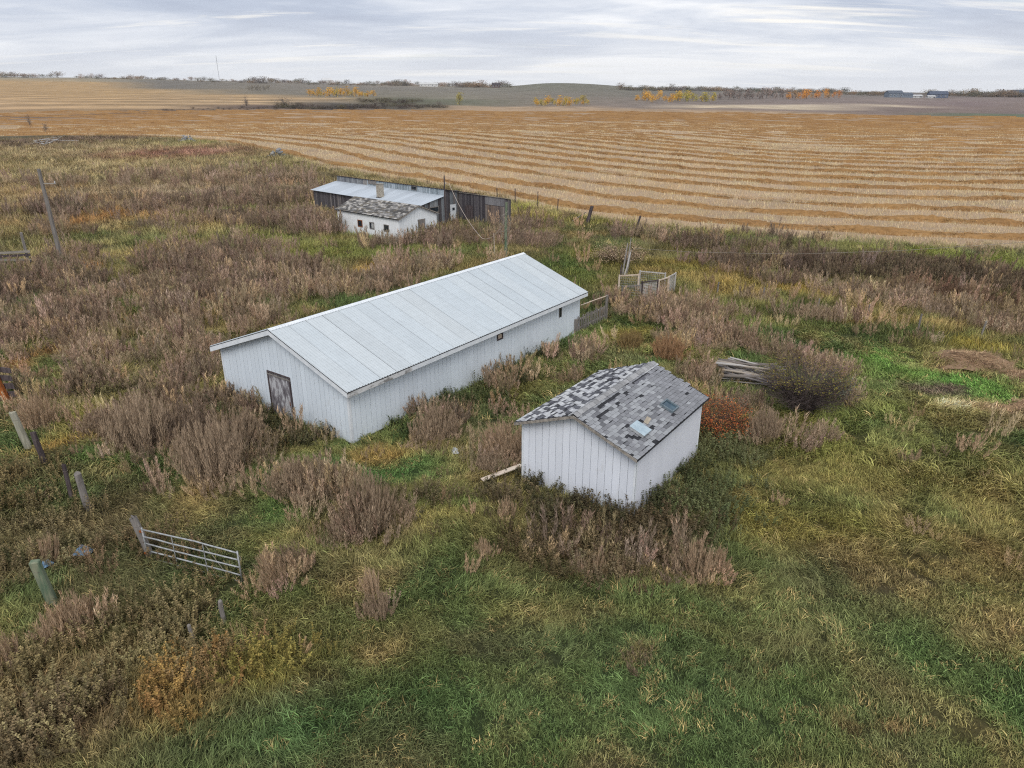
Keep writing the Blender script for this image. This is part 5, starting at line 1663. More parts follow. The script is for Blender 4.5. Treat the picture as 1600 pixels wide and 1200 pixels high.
# ------------------------------------------------------------------ grey weathered barn with lean-to
def boardwall(mb,p0,p1,z0,top0,top1,bw,cols,off,depth=.02,rnd=random.Random(9)):
    # vertical boards between two plan points, heights from top0 to top1; off = outward normal
    p0=Vector((*p0,0)); p1=Vector((*p1,0)); d=p1-p0; Ln=d.length; d.normalize(); n=max(1,round(Ln/bw)); w=Ln/n; o=Vector((*off,0))
    for i in range(n):
        a,b=i*w+.01,(i+1)*w-.01; e=rnd.uniform(0,.025); ta=top0+(top1-top0)*a/Ln-rnd.uniform(0,.05); tb=top0+(top1-top0)*b/Ln-rnd.uniform(0,.05); zb=z0
        pa,pb=p0+d*a,p0+d*b; q=[pa+Vector((0,0,zb)),pb+Vector((0,0,zb)),pb+Vector((0,0,tb)),pa+Vector((0,0,ta))]
        k=rnd.choice(cols); jf=rnd.uniform(.8,1.2); col=tuple(v*jf for v in L(k))
        vs=[v+o*e for v in q]+[v-o*depth for v in q]; mb.add(vs,[(0,1,2,3),(7,6,5,4),(0,4,5,1),(1,5,6,2),(2,6,7,3),(3,7,4,0)],col)
def build_grey_barn():
    root=thing('grey_barn','old grey board barn with a metal lean-to roof beside the field','barn',(-24,89.6,0),R(-41.9))
    Lg=19.3; D1,D2=3.55,8.6; e1,e2,top=2.2,2.86,3.5; gw=[(92,88,90),(106,102,104),(80,76,78),(118,112,110),(88,84,88)]; pl=[(132,136,140),(118,122,126),(146,148,150)]; bn=[(110,98,92),(124,108,98),(98,88,86),(132,122,116)]
    core=MB(); core.prism([(.04,-.4),(D2-.04,-.4),(D2-.04,2.5),(D1+.1,top-.05),(D1+.1,e2-.08),(.04,e1-.1)],'x',.04,Lg-.04); core.obj('wall_core',M['darkwood'],root)
    f=MB(); boardwall(f,(0,0),(Lg,0),-.4,e1-.05,e1-.05,.24,gw,(0,-1)); tag(f.obj('front_boards',M['boardcol'],root,fix=False),kind='stuff')
    g=MB(); boardwall(g,(Lg,0),(Lg,D1),-.4,e1-.05,e2-.05,.24,gw+pl,(1,0)); boardwall(g,(Lg,D1),(Lg,5.67),-.4,top-.05,3.2,.26,gw+pl[1:2],(1,0)); tag(g.obj('end_boards',M['boardcol'],root,fix=False),kind='stuff')
    h=MB(); boardwall(h,(0,0),(0,D1),-.4,e1-.05,e2-.05,.24,gw,(-1,0)); boardwall(h,(0,D1),(0,D2),-.4,top-.05,2.5,.26,gw,(-1,0)); tag(h.obj('rear_end_boards',M['boardcol'],root,fix=False),kind='stuff')
    # clerestory strip
    c=MB(); boardwall(c,(0,D1),(Lg*.27,D1),e2-.1,top-.02,top-.02,.3,[(120,122,126),(136,138,140)],(0,-1)); boardwall(c,(Lg*.27,D1),(Lg*.31,D1),e2-.1,top-.02,top-.02,.3,[(150,146,142)],(0,-1))
    boardwall(c,(Lg*.31,D1),(Lg,D1),e2-.1,top-.02,top-.02,.2,[(150,160,166),(164,172,178),(140,150,156)],(0,-1)); tag(c.obj('clerestory_siding',M['boardcol'],root,fix=False),kind='stuff')
    for a,b in ((14.05,14.85),(6.3,6.9),(7.1,7.7)):
        w_=thing_part('window',root); MB().box(a,b,D1-.05,D1,3.06,3.40).obj('pane',M['glass_dark'] if a>10 else M['oldwood'],w_)
        for q in ((a-.05,a,3.02,3.44),(b,b+.05,3.02,3.44),(a,b,3.02,3.06),(a,b,3.40,3.44)): MB().box(q[0],q[1],D1-.07,D1,q[2],q[3]).obj('window_frame',M['oldwood'],w_)
    # lean-to roof sheets
    n=20; w=(Lg+.4)/n; sl=(e2-e1)/D1
    for i in range(n):
        x0=-.2+i*w; x1=x0+w-.012; m=MB(); prof=[]
        for r_ in range(4): b=x0+(x1-x0)*r_/4; prof+=[(b,0),(b+.06,.018),(b+.12,0)]
        prof.append((x1,0)); vs=[]
        for px,pz in prof: vs+= [(px,-.3,e1-.3*sl+pz),(px,D1-.03,e2+pz)]
        m.add(vs,[(2*k,2*k+2,2*k+3,2*k+1) for k in range(len(prof)-1)]); o=m.obj('roof_sheet',M['roofmetal'],root); s=o.modifiers.new('t','SOLIDIFY'); s.thickness=.006; k=rng.uniform(.88,1.05); o.color=tuple(v*k for v in L((182,190,198)))+(1,)
    # main roof falling away behind, end board
    rf=MB(); rf.prism([(D1-.12,top),(D1-.12,top+.05),(D2+.25,2.52),(D2+.25,2.46)],'x',-.2,Lg+.2); rf.obj('main_roof',M['darkwood'],root)
    # chimney
    ch=thing_part('chimney',root); z0=2.25; 
    k=0; z=z0-.1
    rb=random.Random(5)
    core=MB().box(11.72,12.28,.42,.98,z0-.2,z0+1.45).obj('chimney_stack',M['chim'],ch)
    for j in range(12):
        zz=z0-.05+j*.125
        for a in (0,1): MB().box(11.70+a*.305+.004,11.70+(a+1)*.305-.012,.395,.419,zz,zz+.112).obj('brick',M['chim'],ch); MB().box(12.281,12.305,.41+a*.29,.41+(a+1)*.29-.012,zz,zz+.112).obj('brick',M['chim'],ch)
    bevel(MB().box(11.66,12.34,.36,1.04,z0+1.452,z0+1.52).obj('chimney_cap',M['concrete'],ch),.01); MB().box(11.62,12.38,.32,1.08,2.2,2.33).obj('flashing',M['dark'],ch)
    # white hatch door on the end wall, dark opening
    d=thing_part('door',root); MB().box(Lg+.03,Lg+.07,4.34,5.2,.1,1.8).obj('door_panel',M['trim'],d); MB().box(Lg+.072,Lg+.08,4.62,4.95,1.15,1.45).obj('pane',M['glass_dark'],d)
    w_=thing_part('window',root); MB().box(Lg+.03,Lg+.04,1.4,2.6,1.32,1.78).obj('pane',M['glass_dark'],w_)
    for q in ((1.33,1.4,1.25,1.85),(2.6,2.67,1.25,1.85),(1.4,2.6,1.25,1.32),(1.4,2.6,1.78,1.85)): MB().box(Lg+.028,Lg+.06,*q).obj('window_frame',M['oldwood'],w_)
    # lower wing set back at the end
    x0,x1,y0=Lg+.05,26.1,5.67; c2=MB(); c2.prism([(y0+.04,-.4),(y0+1.0,-.4),(y0+1.0,2.75),(y0+.04,2.95)],'x',x0,x1-.04); c2.obj('wing_core',M['darkwood'],root)
    g=MB(); boardwall(g,(x0,y0),(x0+4.0,y0),-.4,2.97,2.97,.24,[(74,70,74),(86,82,86),(96,92,94)],(0,-1)); boardwall(g,(x0+4.0,y0),(x1,y0),-.4,2.1,2.1,.27,bn,(0,-1)); boardwall(g,(x0+4.0,y0),(x1,y0),2.12,2.97,2.97,.6,[(124,122,124),(132,130,132)],(0,-1)); boardwall(g,(x1,y0),(x1,y0+1.0),-.4,2.95,2.75,.25,gw,(1,0))
    tag(g.obj('wing_boards',M['boardcol'],root,fix=False),kind='stuff')
    MB().prism([(y0-.12,2.99),(y0-.12,3.04),(y0+1.15,2.80),(y0+1.15,2.75)],'x',x0-.1,x1+.1).obj('wing_roof',M['oldwoodx'],root)
    dd=thing_part('door',root); 
    for i in range(4): MB().box(x0+1.0+i*.3,x0+1.29+i*.3,y0-.06,y0-.032,-.3,1.75).obj('door_board',M['darkwood'],dd)
M['chim']=mat_noise('pale_brick',L((150,140,126)),L((196,188,174)),9,bs=.25)
build_grey_barn()
# ------------------------------------------------------------------ more materials for small things
M['oldwoodpale']=mat_noise('pale_weathered_wood',L((134,132,116)),L((176,172,156)),7,sc=(1,1,.12),bs=.3)
M['palegrey']=mat_noise('bleached_wood',L((160,156,152)),L((198,194,188)),7,sc=(1,1,.12),bs=.2)
M['greendark']=mat_noise('dark_green_wood',L((44,58,50)),L((74,88,76)),7,sc=(1,1,.2),bs=.2)
M['palebrown']=mat_noise('brown_slat',L((122,100,78)),L((150,128,102)),7,sc=(.2,1,1),bs=.2)
M['palewire']=mat_noise('pale_wire',L((168,152,140)),L((196,182,170)),9,rough=.6,bs=0)
# ------------------------------------------------------------------ single weed bushes
def bush_meshes(seed,n,per,size,rad):
    global rng; rng=random.Random(seed); fo=MB(); st=MB()
    for _ in range(n):
        r=math.sqrt(rng.random()); t=rv(0,6.283); h=rv(.66,1.08)*(1-.40*r*r); x,y=.55*r*math.cos(t),.55*r*math.sin(t); lean=.55*r*rv(.5,1.1)/max(h,.3)
        plume_stalk(fo,x,y,h,lean,t,per,size,rad,stem=False,lo=.12)
        a=t; top=Vector((x+math.cos(a)*lean*h*.9,y+math.sin(a)*lean*h*.9,h*.9)); b=Vector((x*.5,y*.5,-.02)); s=Vector((-math.sin(a),math.cos(a),0))*.008; st.add([b-s,b+s,top],[(0,1,2)])
    return fo.mesh('foliage',M['bush'],fix=False),st.mesh('stems',M['bush'],fix=False)
BIG=[bush_meshes(30+k,150,62,.085,.105) for k in range(4)]; SMALL=[bush_meshes(50+k,34,52,.14,.15) for k in range(4)]
BLAB={'big':'huge mauve-brown weed bush, front one of the thicket near the barn door','big2':'huge mauve-brown weed bush at the outer end of the thicket near the barn door','big3':'huge dusky weed bush behind others in the thicket near the barn door','big4':'mauve-brown weed bush in the thicket closest to the barn door',
'postbush':'pale tan weed bush just behind the pale leaning fence post','mid1':'broad brown weed bush in open grass between the barn corner and the gate','mid2':'tall pointed brown weed bush standing alone between the gate and the small shed','gatebush':'pale tan weed bush beside the free end of the metal gate','greenpostbush':'pale tan weed bush at the foot of the green fence post',
'shedbush':'tan weed bush against the small shed wall above the pale plank','front':'pale tan weed bush among dark forbs in front of the small shed corner','redside':'brownish weed bush beside the orange-red shrub','orangebush':'rust-orange weed bush in the grass behind the small shed'}
for i,(x,y,h,r,c,k) in enumerate(BUSHES):
    o=thing('weed_bush',BLAB.get(k,'dry brown weed bush standing singly in the pasture grass'),'bush',(x,y,tz(x,y)-.03),rng.uniform(0,6.28),'dry weed bushes in the pasture'); o.scale=(r*rng.uniform(.85,1.3),r*rng.uniform(.8,1.1),h*rng.uniform(.9,1.1)); o.rotation_euler=(rng.gauss(0,.1),rng.gauss(0,.1),rng.uniform(0,6.28))
    fm,sm=(BIG if r>=.75 else SMALL)[i%4]
    for nm,me,g in (('foliage',fm,1.4),('stems',sm,.75)):
        p=link(bpy.data.objects.new(nm,me),o); kk=rng.uniform(.92,1.08); p.color=tuple(min(.8,v*kk) for v in L(c,g))+(1,)
rng=random.Random(77)
# ------------------------------------------------------------------ big twiggy bush and the red shrub
def twig_bush(name,label,loc,r,h,nst,leafcols,nleaf,ls,leafzone,stemcol,seed):
    g=random.Random(seed); o=thing(name,label,'bush',loc); st=MB(); lf=MB(); tips=[]
    for i in range(nst):
        t=g.uniform(0,6.283); rr=math.sqrt(g.random()); el=g.uniform(.25,1.0); out=r*(.35+.65*rr)
        b=Vector((math.cos(t)*r*.25*g.random(),math.sin(t)*r*.25*g.random(),0)); hh=h*(1.05-.62*rr*rr)*g.uniform(.75,1.05)
        p1=b+Vector((math.cos(t)*out*.35,math.sin(t)*out*.35,hh*.5)); p2=b+Vector((math.cos(t)*out*.75+g.uniform(-.15,.15),math.sin(t)*out*.75+g.uniform(-.15,.15),hh*.88)); p3=b+Vector((math.cos(t)*out*1.08,math.sin(t)*out*1.08,hh*g.uniform(.82,1.05)))
        st.tube([b,p1,p2,p3],[.016,.012,.008,.003],3,cap=False)
        for k in range(7):
            q=p1.lerp(p3,g.random()); d=Vector((math.cos(t)+g.uniform(-1,1),math.sin(t)+g.uniform(-1,1),g.uniform(-.2,.9))).normalized()*g.uniform(.2,.5); st.tube([q,q+d*.6,q+d+Vector((0,0,g.uniform(-.08,.1)))],[.006,.004,.002],3,cap=False); tips.append((q+d,d)); tips.append((q+d*.5,d))
    sel=[p for p in tips if leafzone(p[0])]
    for i in range(nleaf):
        p,d=g.choice(sel); a=g.uniform(0,6.283); q=p+Vector((g.gauss(0,.09),g.gauss(0,.09),g.gauss(0,.07))); dd=Vector((math.cos(a),math.sin(a),g.uniform(-.4,.7))).normalized(); e=dd.cross(Vector((g.uniform(-.4,.4),g.uniform(-.4,.4),1))).normalized()*ls*.3; l=ls*g.uniform(.6,1.3)
        c=g.choice(leafcols); lf.add([q,q+dd*l*.5-e,q+dd*l,q+dd*l*.5+e],[(0,1,2,3)],L(c,1.25*g.uniform(.75,1.2)))
    s=st.obj('branches',M['bush'],o,fix=False); s.color=(*L(stemcol,1.05),1); lf.obj('leaves',M['leafcol'],o,fix=False); return o
twig_bush('willow_bush','large round twiggy bush with olive leaves on top, beside the log heap',(13.3,30.2,0),1.95,2.45,330,[(112,108,56),(98,96,52),(124,112,54),(106,86,60)],2600,.075,lambda p:p.z>1.5,(88,78,77),4)
twig_bush('red_shrub','orange-red leaved shrub against the far corner of the small shed',(8.75,27.9,0),1.15,1.35,90,[(172,92,52),(154,80,56),(176,108,62),(132,84,58),(158,112,66),(108,92,60)],3000,.075,lambda p:p.z>.35,(96,74,66),9)
twig_bush('grey_sage_shrub','small grey-green shrub to the side of the large twiggy bush',(15.35,31.6,0),.55,.8,40,[(126,138,122),(112,124,108)],900,.08,lambda p:True,(100,96,88),12)
twig_bush('pale_seed_shrub','pale pinkish seed-headed shrub by the old leaning post',(8.9,59.5,0),1.9,1.6,120,[(168,146,122),(150,126,104),(184,164,140)],2600,.11,lambda p:p.z>.5,(106,90,80),15)
# ------------------------------------------------------------------ heap of old poles
def build_logs():
    g=random.Random(18); meshes=[]
    for k in range(6):
        m=MB(); ln=1.0; r0=g.uniform(.9,1.1); pts=[];rad=[]
        for i in range(6): pts.append((-.5+i/5,g.gauss(0,.008),g.gauss(0,.006))); rad.append(.032*r0*(1.12-.3*i/5)*g.uniform(.93,1.07))
        m.tube(pts,rad,7); meshes.append(m.mesh('old_log',M['log'],True,fix=True))
    n=36
    for i in range(n):
        lay=0 if i<17 else (1 if i<29 else 2); u=g.uniform(-1,1); x=12.1+u*.5-.35*lay*.3+g.uniform(-.25,.25); y=33.6+u*1.25*(1-.22*lay)+g.uniform(-.1,.1)
        a=R(-24+g.gauss(0,17)+(16 if u>.5 else 0)); ln=g.uniform(2.0,3.3); z=tz(x,y)+.2+.22*lay+.14*(1-abs(u))*lay+g.uniform(0,.1)
        o=link(bpy.data.objects.new('old_log',meshes[i%6])); o.location=(x,y,z); o.rotation_euler=(g.uniform(0,6.28),g.gauss(.02,.07),a); s=g.uniform(.75,1.5); o.scale=(ln,ln*.5*s,ln*.5*s)
        k=g.choice([(150,144,138),(176,172,168),(128,120,114),(162,152,140),(140,134,132)]); o.color=(*L(k),1); tag(o,'weathered grey pole in the loose heap beside the large twiggy bush','log','poles in the heap')
build_logs()
# ------------------------------------------------------------------ posts, gate and fences
def post(name,label,base,h,r,m,lean=(0,0),square=False,group=None,sink=.35):
    o=thing(name,label,'post',(base[0],base[1],tz(*base)),rng.uniform(0,.6) if not square else rng.uniform(-.3,.3),group); mb=MB(); lx,ly=lean
    if square:
        mm=Matrix(((1,0,lx,0),(0,1,ly,0),(0,0,1,0),(0,0,0,1))); mb.box(-r,r,-r*.8,r*.8,-sink,h,M=mm); p=bevel(mb.obj('shaft',M[m],o),r*.18); top=Vector((lx*h,ly*h,h))
    else:
        pts=[(lx*z+rng.gauss(0,.008),ly*z+rng.gauss(0,.008),z) for z in (-sink,0,h*.35,h*.7,h-.015,h)]; mb.tube(pts,[r*1.06,r*1.05,r*rng.uniform(.95,1.03),r*rng.uniform(.92,1),r*.95,r*.86],9); mb.obj('shaft',M[m],o)
    e=MB(); z=h*.8; e.tube([(lx*z+(r+.004)*math.cos(t),ly*z+(r+.004)*math.sin(t),z+.01*math.sin(2*t)) for t in np.linspace(0,6.283,13)],.004,3); e.obj('wire_wrap',M['wire'],o)
    return o
post('fence_post','pale thick leaning fence post nearest the rusty beam',(-19.9,26.5),1.62,.14,'oldwoodpale' if 'oldwoodpale' in M else 'oldwood',(-.13,.05),group='old fence posts')
post('fence_post','dark tarred fence post next to the pale leaning post',(-18.2,24.85),1.5,.11,'darkwood',(-.08,.05),group='old fence posts')
post('fence_post','thin brown fence post close behind a thicker grey post',(-15.85,22.5),1.3,.075,'darkwood',(-.05,.1),group='old fence posts')
post('fence_post','thick grey fence post close to a thin brown post',(-14.85,21.75),1.4,.12,'oldwood',(-.06,.04),group='old fence posts')
post('gate_post','grey split fence post that the metal gate hangs on',(-11.45,19.05),1.42,.12,'oldwood',(-.16,.05),group='old fence posts')
post('fence_post','square green-stained fence post standing near the blue plastic scraps',(-13.15,16.75),1.5,.125,'greenwood',(-.12,.04),square=True,group='old fence posts')
post('fence_stub','short grey stake with a wider top, in grass beyond the gate end',(-7.95,15.95),.75,.065,'oldwood',(-.03,.02),group='old fence posts')
post('fence_stub','thin grey stake among brown forbs below the gate',(-8.45,15.1),.7,.05,'oldwood',(-.03,.02),group='old fence posts')
post('door_stake','short dark green stake in front of the barn gable beside the door',(-7.35,28.35),1.25,.075,'greendark' if 'greendark' in M else 'greenwood',(0,0))
for i,(x,y,h) in enumerate(((17.23,48.3,1.0),(22.45,43.9,1.0),(24.2,41.1,1.25),(27.6,40.4,1.0),(14.6,50,.9),(20.1,45.9,.8))):
    post('fence_post','slim grey fence post on the line through the tall weeds',(x,y),h,.055,'oldwood',(rng.uniform(.0,.14),0),group='slim posts of the weedy fence line')
for i,(x,y,h) in enumerate(((.4,92.,2.0),(3.15,89.9,1.95),(-1.9,94.,1.8),(5.4,86.5,1.5))):
    post('fence_post','thin dark upright post on the green strip by the stubble edge',(x,y),h,.06,'darkwood',(0,0),group='posts along the stubble edge')
post('strainer_post','thick dark leaning post at the fence corner by the stubble edge',(8.2,79.2),1.7,.2,'darkwood',(.28,.05))
post('strainer_post','slanting dark post tip behind the pale seed-headed shrub',(12.6,73.9),1.5,.11,'darkwood',(.3,.05))
def brace(name,label,cat,p,q,r,m):
    o=thing(name,label,cat,(p[0],p[1],p[2])); MB().tube([(0,0,0),tuple((q[i]-p[i])*.5+(.02 if i==2 else 0) for i in range(3)),tuple(q[i]-p[i] for i in range(3))],[r*1.05,r,r*.9],8).obj('shaft',M[m],o); return o
brace('brace_pole','thin pole propped against the thick leaning corner post','pole',(6.6,80.,.0),(8.0,79.3,1.1),.05,'oldwood')
def build_gate():
    p=Vector((-11.42,18.9,-.12)); q=Vector((-8.1,17.75,-.12)); d=q-p; a=math.atan2(d.y,d.x); ln=d.length
    o=thing('metal_gate','galvanised five-bar tube gate hanging ajar from a grey post','gate',(p.x,p.y,tz(p.x,p.y)-.1),a)
    hs=[.13,.40,.66,.92,1.20]; g=random.Random(2); sag=-.04
    for k,z in enumerate(hs):
        pts=[(.02+ln*t,g.gauss(0,.006),z+sag*t+(.015*math.sin(t*7+k) if k==4 else .006*math.sin(t*5+k))) for t in np.linspace(0,1,8)]; MB().tube(pts,.024,7).obj('rail',M['gatetube'],o,True)
    for x in (.0,ln+.03): MB().tube([(x,0,.08),(x,0,1.24+sag*x/ln)],.026,7).obj('upright',M['gatetube'],o,True)
    for x in (ln*.33,ln*.66): MB().box(x-.016,x+.016,-.032,-.026,.10,1.2).obj('brace_strap',M['gatetube'],o)
    MB().tube([(ln*.66,.03,1.15),(ln*.86,.03,.15)],.008,4).obj('brace_wire',M['wire'],o)
    for z in (.28,1.08): MB().box(-.12,.02,-.02,.02,z-.03,z+.03).obj('hinge',M['rust'],o)
    MB().tube([(ln+.03,0,1.1),(ln+.08,.03,.98),(ln+.06,.05,.86)],.012,5).obj('chain',M['wire'],o)
build_gate()
def build_pickets():
    a=R(54); c,s=math.cos(a),math.sin(a); base=(-6.6+17.5*c+.14*s,26.7+17.5*s-.14*c)
    o=thing('picket_fence','low grey picket fence running on from the far corner of the long barn','fence',(*base,0),a); g=random.Random(6)
    for i in range(17):
        x=.12+i*.215; h=1.12+g.uniform(-.1,.08); mb=MB(); w=.055; mm=Matrix.Translation((x,-.02,0))@Matrix.Rotation(g.gauss(0,.03),4,'Y'); mb.box(-w,w,-.014,.008,-.1,h,M=mm); mb.obj('picket',M['oldwood'],o)
    for z in (.35,.88): MB().box(0,3.75,-.008,.04,z,z+.09).obj('rail',M['oldwoodx'],o)
    for x,h in ((3.72,1.65),(.02,1.0)): bevel(MB().box(x-.07,x+.07,-.01,.13,-.2,h).obj('post',M['oldwood'],o),.015)
    MB().tube([(.6,.09,1.72),(2.2,.09,1.66),(3.72,.06,1.60)],.03,6).obj('top_pole',M['palewood'],o)
build_pickets()
def panel(name,label,p,q,h,kind,m,mp,group):
    d=Vector((q[0]-p[0],q[1]-p[1],0)); a=math.atan2(d.y,d.x); ln=d.length; o=thing(name,label,'fence panel',(p[0],p[1],tz(*p)),a,group)
    for x in (0,ln): bevel(MB().box(x-.05,x+.05,-.05,.05,-.2,h+.06).obj('post',M[mp],o),.01)
    MB().box(.052,ln-.052,-.03,.03,h-.05,h+.03).obj('top_rail',M[mp],o)
    if kind=='slat':
        n=11
        for i in range(n): MB().box(.052,ln-.052,.052,.068,.06+i*(h-.12)/n,.06+i*(h-.12)/n+.065).obj('slat',M[m],o)
        o2=MB().box(ln/2-.03,ln/2+.03,.0695,.085,.02,h-.06).obj('batten',M[mp],o)
    else:
        w=MB()
        for i in range(1,int(ln/.16)): w.tube([(i*.16,0,0),(i*.16,0,h-.05)],.006,3)
        for i in range(1,9): w.tube([(.05,.008,i*h/9),(ln-.05,.008,i*h/9)],.006,3)
        tag(w.obj('wire_mesh',M['galv'],o),kind='stuff')
    return o
G_='panels of the small pen'
panel('pen_panel','white slatted pen panel at the corner nearest the picket fence',(8.95,48.55),(10.15,49.1),1.3,'slat','palegrey','darkwood',G_)
panel('pen_panel','brown-slatted pen panel with a pale post between white slatted panels',(10.2,49.1),(11.05,49.95),1.3,'slat','palebrown',"palewood",G_)
panel('pen_panel','white slatted pen panel ending at the outer leaning post',(11.1,50.0),(11.75,51.0),1.35,'slat','palegrey','palegrey',G_)
panel('pen_panel','white framed wire mesh panel at the back of the pen',(9.3,51.6),(11.0,50.9),1.35,'wire','galv','palegrey',G_)
panel('pen_panel','thin wire panel beside the slatted pen, next to the weeds',(7.55,48.2),(8.85,48.5),1.05,'wire','galv','oldwood',G_)
panel('pen_panel','thin wire panel running back from the pen towards the old leaning post',(7.75,51.2),(9.2,51.5),1.1,'wire','galv','palewood',G_)
def build_oldpost():
    o=thing('leaning_post','split weathered post of several leaning timbers behind the pen','post',(8.6,54.6,0)); g=random.Random(3)
    for (b,t,r,m) in (((-.2,-.3,-.2),(.35,1.2,2.5),.09,'oldwood'),((.05,-.1,-.2),(.75,2.2,2.7),.07,'oldwood'),((-.05,.1,-.2),(.5,.6,1.9),.08,'palegrey'),((.2,.3,-.2),(.95,3.0,1.6),.07,'oldwood'),((-.45,-.9,-.2),(-.3,-.5,1.2),.1,'darkwood')):
        mid=tuple((b[i]+t[i])/2+g.gauss(0,.03) for i in range(3)); MB().tube([b,mid,t],[r*.8,r*.7,r*.45],7).obj('timber',M[m],o)
build_oldpost()
def build_corral():
    o=thing('board_corral','collapsing grey board corral beside the tall leaning pole','fence',(-42.,58.6,0),R(30)); g=random.Random(8)
    for x,h in ((-4.2,2.0),(-2.1,2.1),(.1,1.1),(1.95,2.6)): bevel(MB().box(x-.1,x+.1,-.1,.1,-.3,h).obj('post',M['oldwood'],o),.02)
    for i,z in enumerate((.15,.45,.75,1.02)):
        t=g.gauss(0,.02); mb=MB(); mb.box(-4.5,2.2,-.16,-.11,z,z+.2,M=Matrix.Rotation(t*2,4,'Y')); mb.obj('board',M['oldwoodx'] if i%2 else M['darkwood'],o)
    for i,z in enumerate((1.25,1.5,1.8)): mb=MB(); mb.box(-4.4,-1.95,-.16,-.11,z,z+.16); mb.obj('board',M['oldwoodx'],o)
build_corral()
def build_rusty():
    o=thing('rusty_beam','leaning orange-rusted beam with dark boards behind the pale fence post','beam',(-23.3,30.6,0)); 
    mm=Matrix(((1,0,-.28,0),(0,1,.12,0),(0,0,1,0),(0,0,0,1))); bevel(MB().box(-.12,.12,-.1,.1,-.3,2.4,M=mm).obj('beam',M['rust'],o),.02)
    for k in range(4): mb=MB(); mb.box(-.6,.5,.14,.18,.35+k*.4,.6+k*.4,M=mm@Matrix.Rotation(.06*(k-1),4,'Y')); mb.obj('board',M['darkwood'],o)
build_rusty()
# ------------------------------------------------------------------ poles and wires
def sag_pts(p,q,s,n=18):
    p=Vector(p); q=Vector(q); return [tuple(p.lerp(q,t)+Vector((0,0,-4*s*t*(1-t)))) for t in np.linspace(0,1,n)]
def pole(name,label,base,h,r,m,lean=(0,0)):
    o=thing(name,label,'pole',(*base,tz(*base))); pts=[(lean[0]*z+.02*math.sin(z*1.7),lean[1]*z+.015*math.cos(z*2.1),z) for z in np.linspace(-.3,h,8)]; MB().tube(pts,[r*(1.1-.35*i/7) for i in range(8)],8).obj('shaft',M[m],o); return o
o=pole('utility_pole','tall bare grey pole leaning beside the board corral',(-37.1,58.9),7.7,.17,'oldwood',(-.01,.0))
MB().box(0,1.0,-.03,.03,6.55,6.62).obj('crossarm',M['oldwoodx'],o); MB().tube([(.95,0,6.6),(.95,0,6.78)],.03,6).obj('insulator',M['trim'],o)
o=pole('utility_pole','green-tinged pole with loops of wire behind the long barn',(-.55,61.3),4.75,.13,'greenwood',(.015,.05))
pts=[(.16*math.cos(t)+.25*math.sin(t*.5),.16*math.sin(t),1.2+t*.11) for t in np.linspace(0,26,80)]; MB().tube(pts,.014,4).obj('wire_coil',M['wire'],o)
for k in range(3): MB().tube([(-.05-.3*math.sin(t)*(1+.3*k),.05,2.0+.5*k+.75*math.cos(t)) for t in np.linspace(0,6.28,22)],.012,4).obj('wire_loop',M['wire'],o)
pole('ground_rod','thin pale rod with a knob standing by the wire-looped pole',(-1.55,62.),2.05,.035,'palewood')
o=pole('utility_pole','thin dark pole against the end of the grey barn',(-7.1,78.0),5.1,.085,'darkwood'); MB().tube([(0,0,4.3),(.22,-.05,4.35)],.03,6).obj('insulator',M['trim'],o)
w=MB().tube(sag_pts((-6.6,77.9,4.3),(-2.6,63.4,1.35),.55,16)+sag_pts((-2.6,63.4,1.35),(-.6,61.4,3.2),.5,10)[1:],.022,5).obj('hanging_wire',M['palewire'],None); tag(w,'slack pale wire hanging from the grey barn pole to the looped pole','wire')
pw=[(9.75,56.9,1.85),(13.7,55,1.96),(20.5,52,2.45),(26.9,50,3.12),(34.,48,4.1),(42.,46.2,5.6),(47.8,45,6.9)]
tag(MB().tube(pw,.012,5).obj('overhead_wire',M['wire'],None),'thin wire sagging over the weedy pasture from the leaning post','wire')
pole('utility_pole','grey pole at the outer end of the sagging overhead wire',(47.8,45.),7.2,.14,'oldwood')
# ------------------------------------------------------------------ things lying about
bevel(tag(MB().box(-.0,1.75,-.10,.10,0,.05).obj('pale_plank',M['palewood'],None),'pale plank lying from the shed wall into the grass','plank'),.006)
pl=bpy.data.objects['pale_plank']; pl.location=(-1.1,23.17,.32); pl.rotation_euler=(0,-.05,math.atan2(.95,1.43))
def crumple(name,label,loc,w,l,h,m,seed,cat,n=9):
    g=random.Random(seed); mb=MB(); vs=[];
    for i in range(n):
        for j in range(n):
            u,v=i/(n-1)-.5,j/(n-1)-.5; e=max(0,1-4*(u*u+v*v)); vs.append((u*w+g.gauss(0,w*.03),v*l+g.gauss(0,l*.03),h*e*g.uniform(.5,1)-.03))
    mb.add(vs,[(i*n+j,(i+1)*n+j,(i+1)*n+j+1,i*n+j+1) for i in range(n-1) for j in range(n-1)]); o=mb.obj(name,M[m],None,fix=False); o.location=loc; o.rotation_euler=(0,0,g.uniform(0,3)); return tag(o,label,cat)
crumple('plastic_scrap','crumpled blue plastic lying in brown weeds near the green post',(-13.45,18.95,.22),.55,.4,.28,'blue',3,'plastic')
crumple('plastic_scrap','small pale blue plastic scrap to the other side of the green post',(-14.25,18.3,.2),.4,.25,.2,'blue',5,'plastic')
crumple('tin_scrap','bent grey tin scrap in the grass between barn and shed',(-2.3,25.9,.12),.45,.3,.2,'galv',8,'scrap')
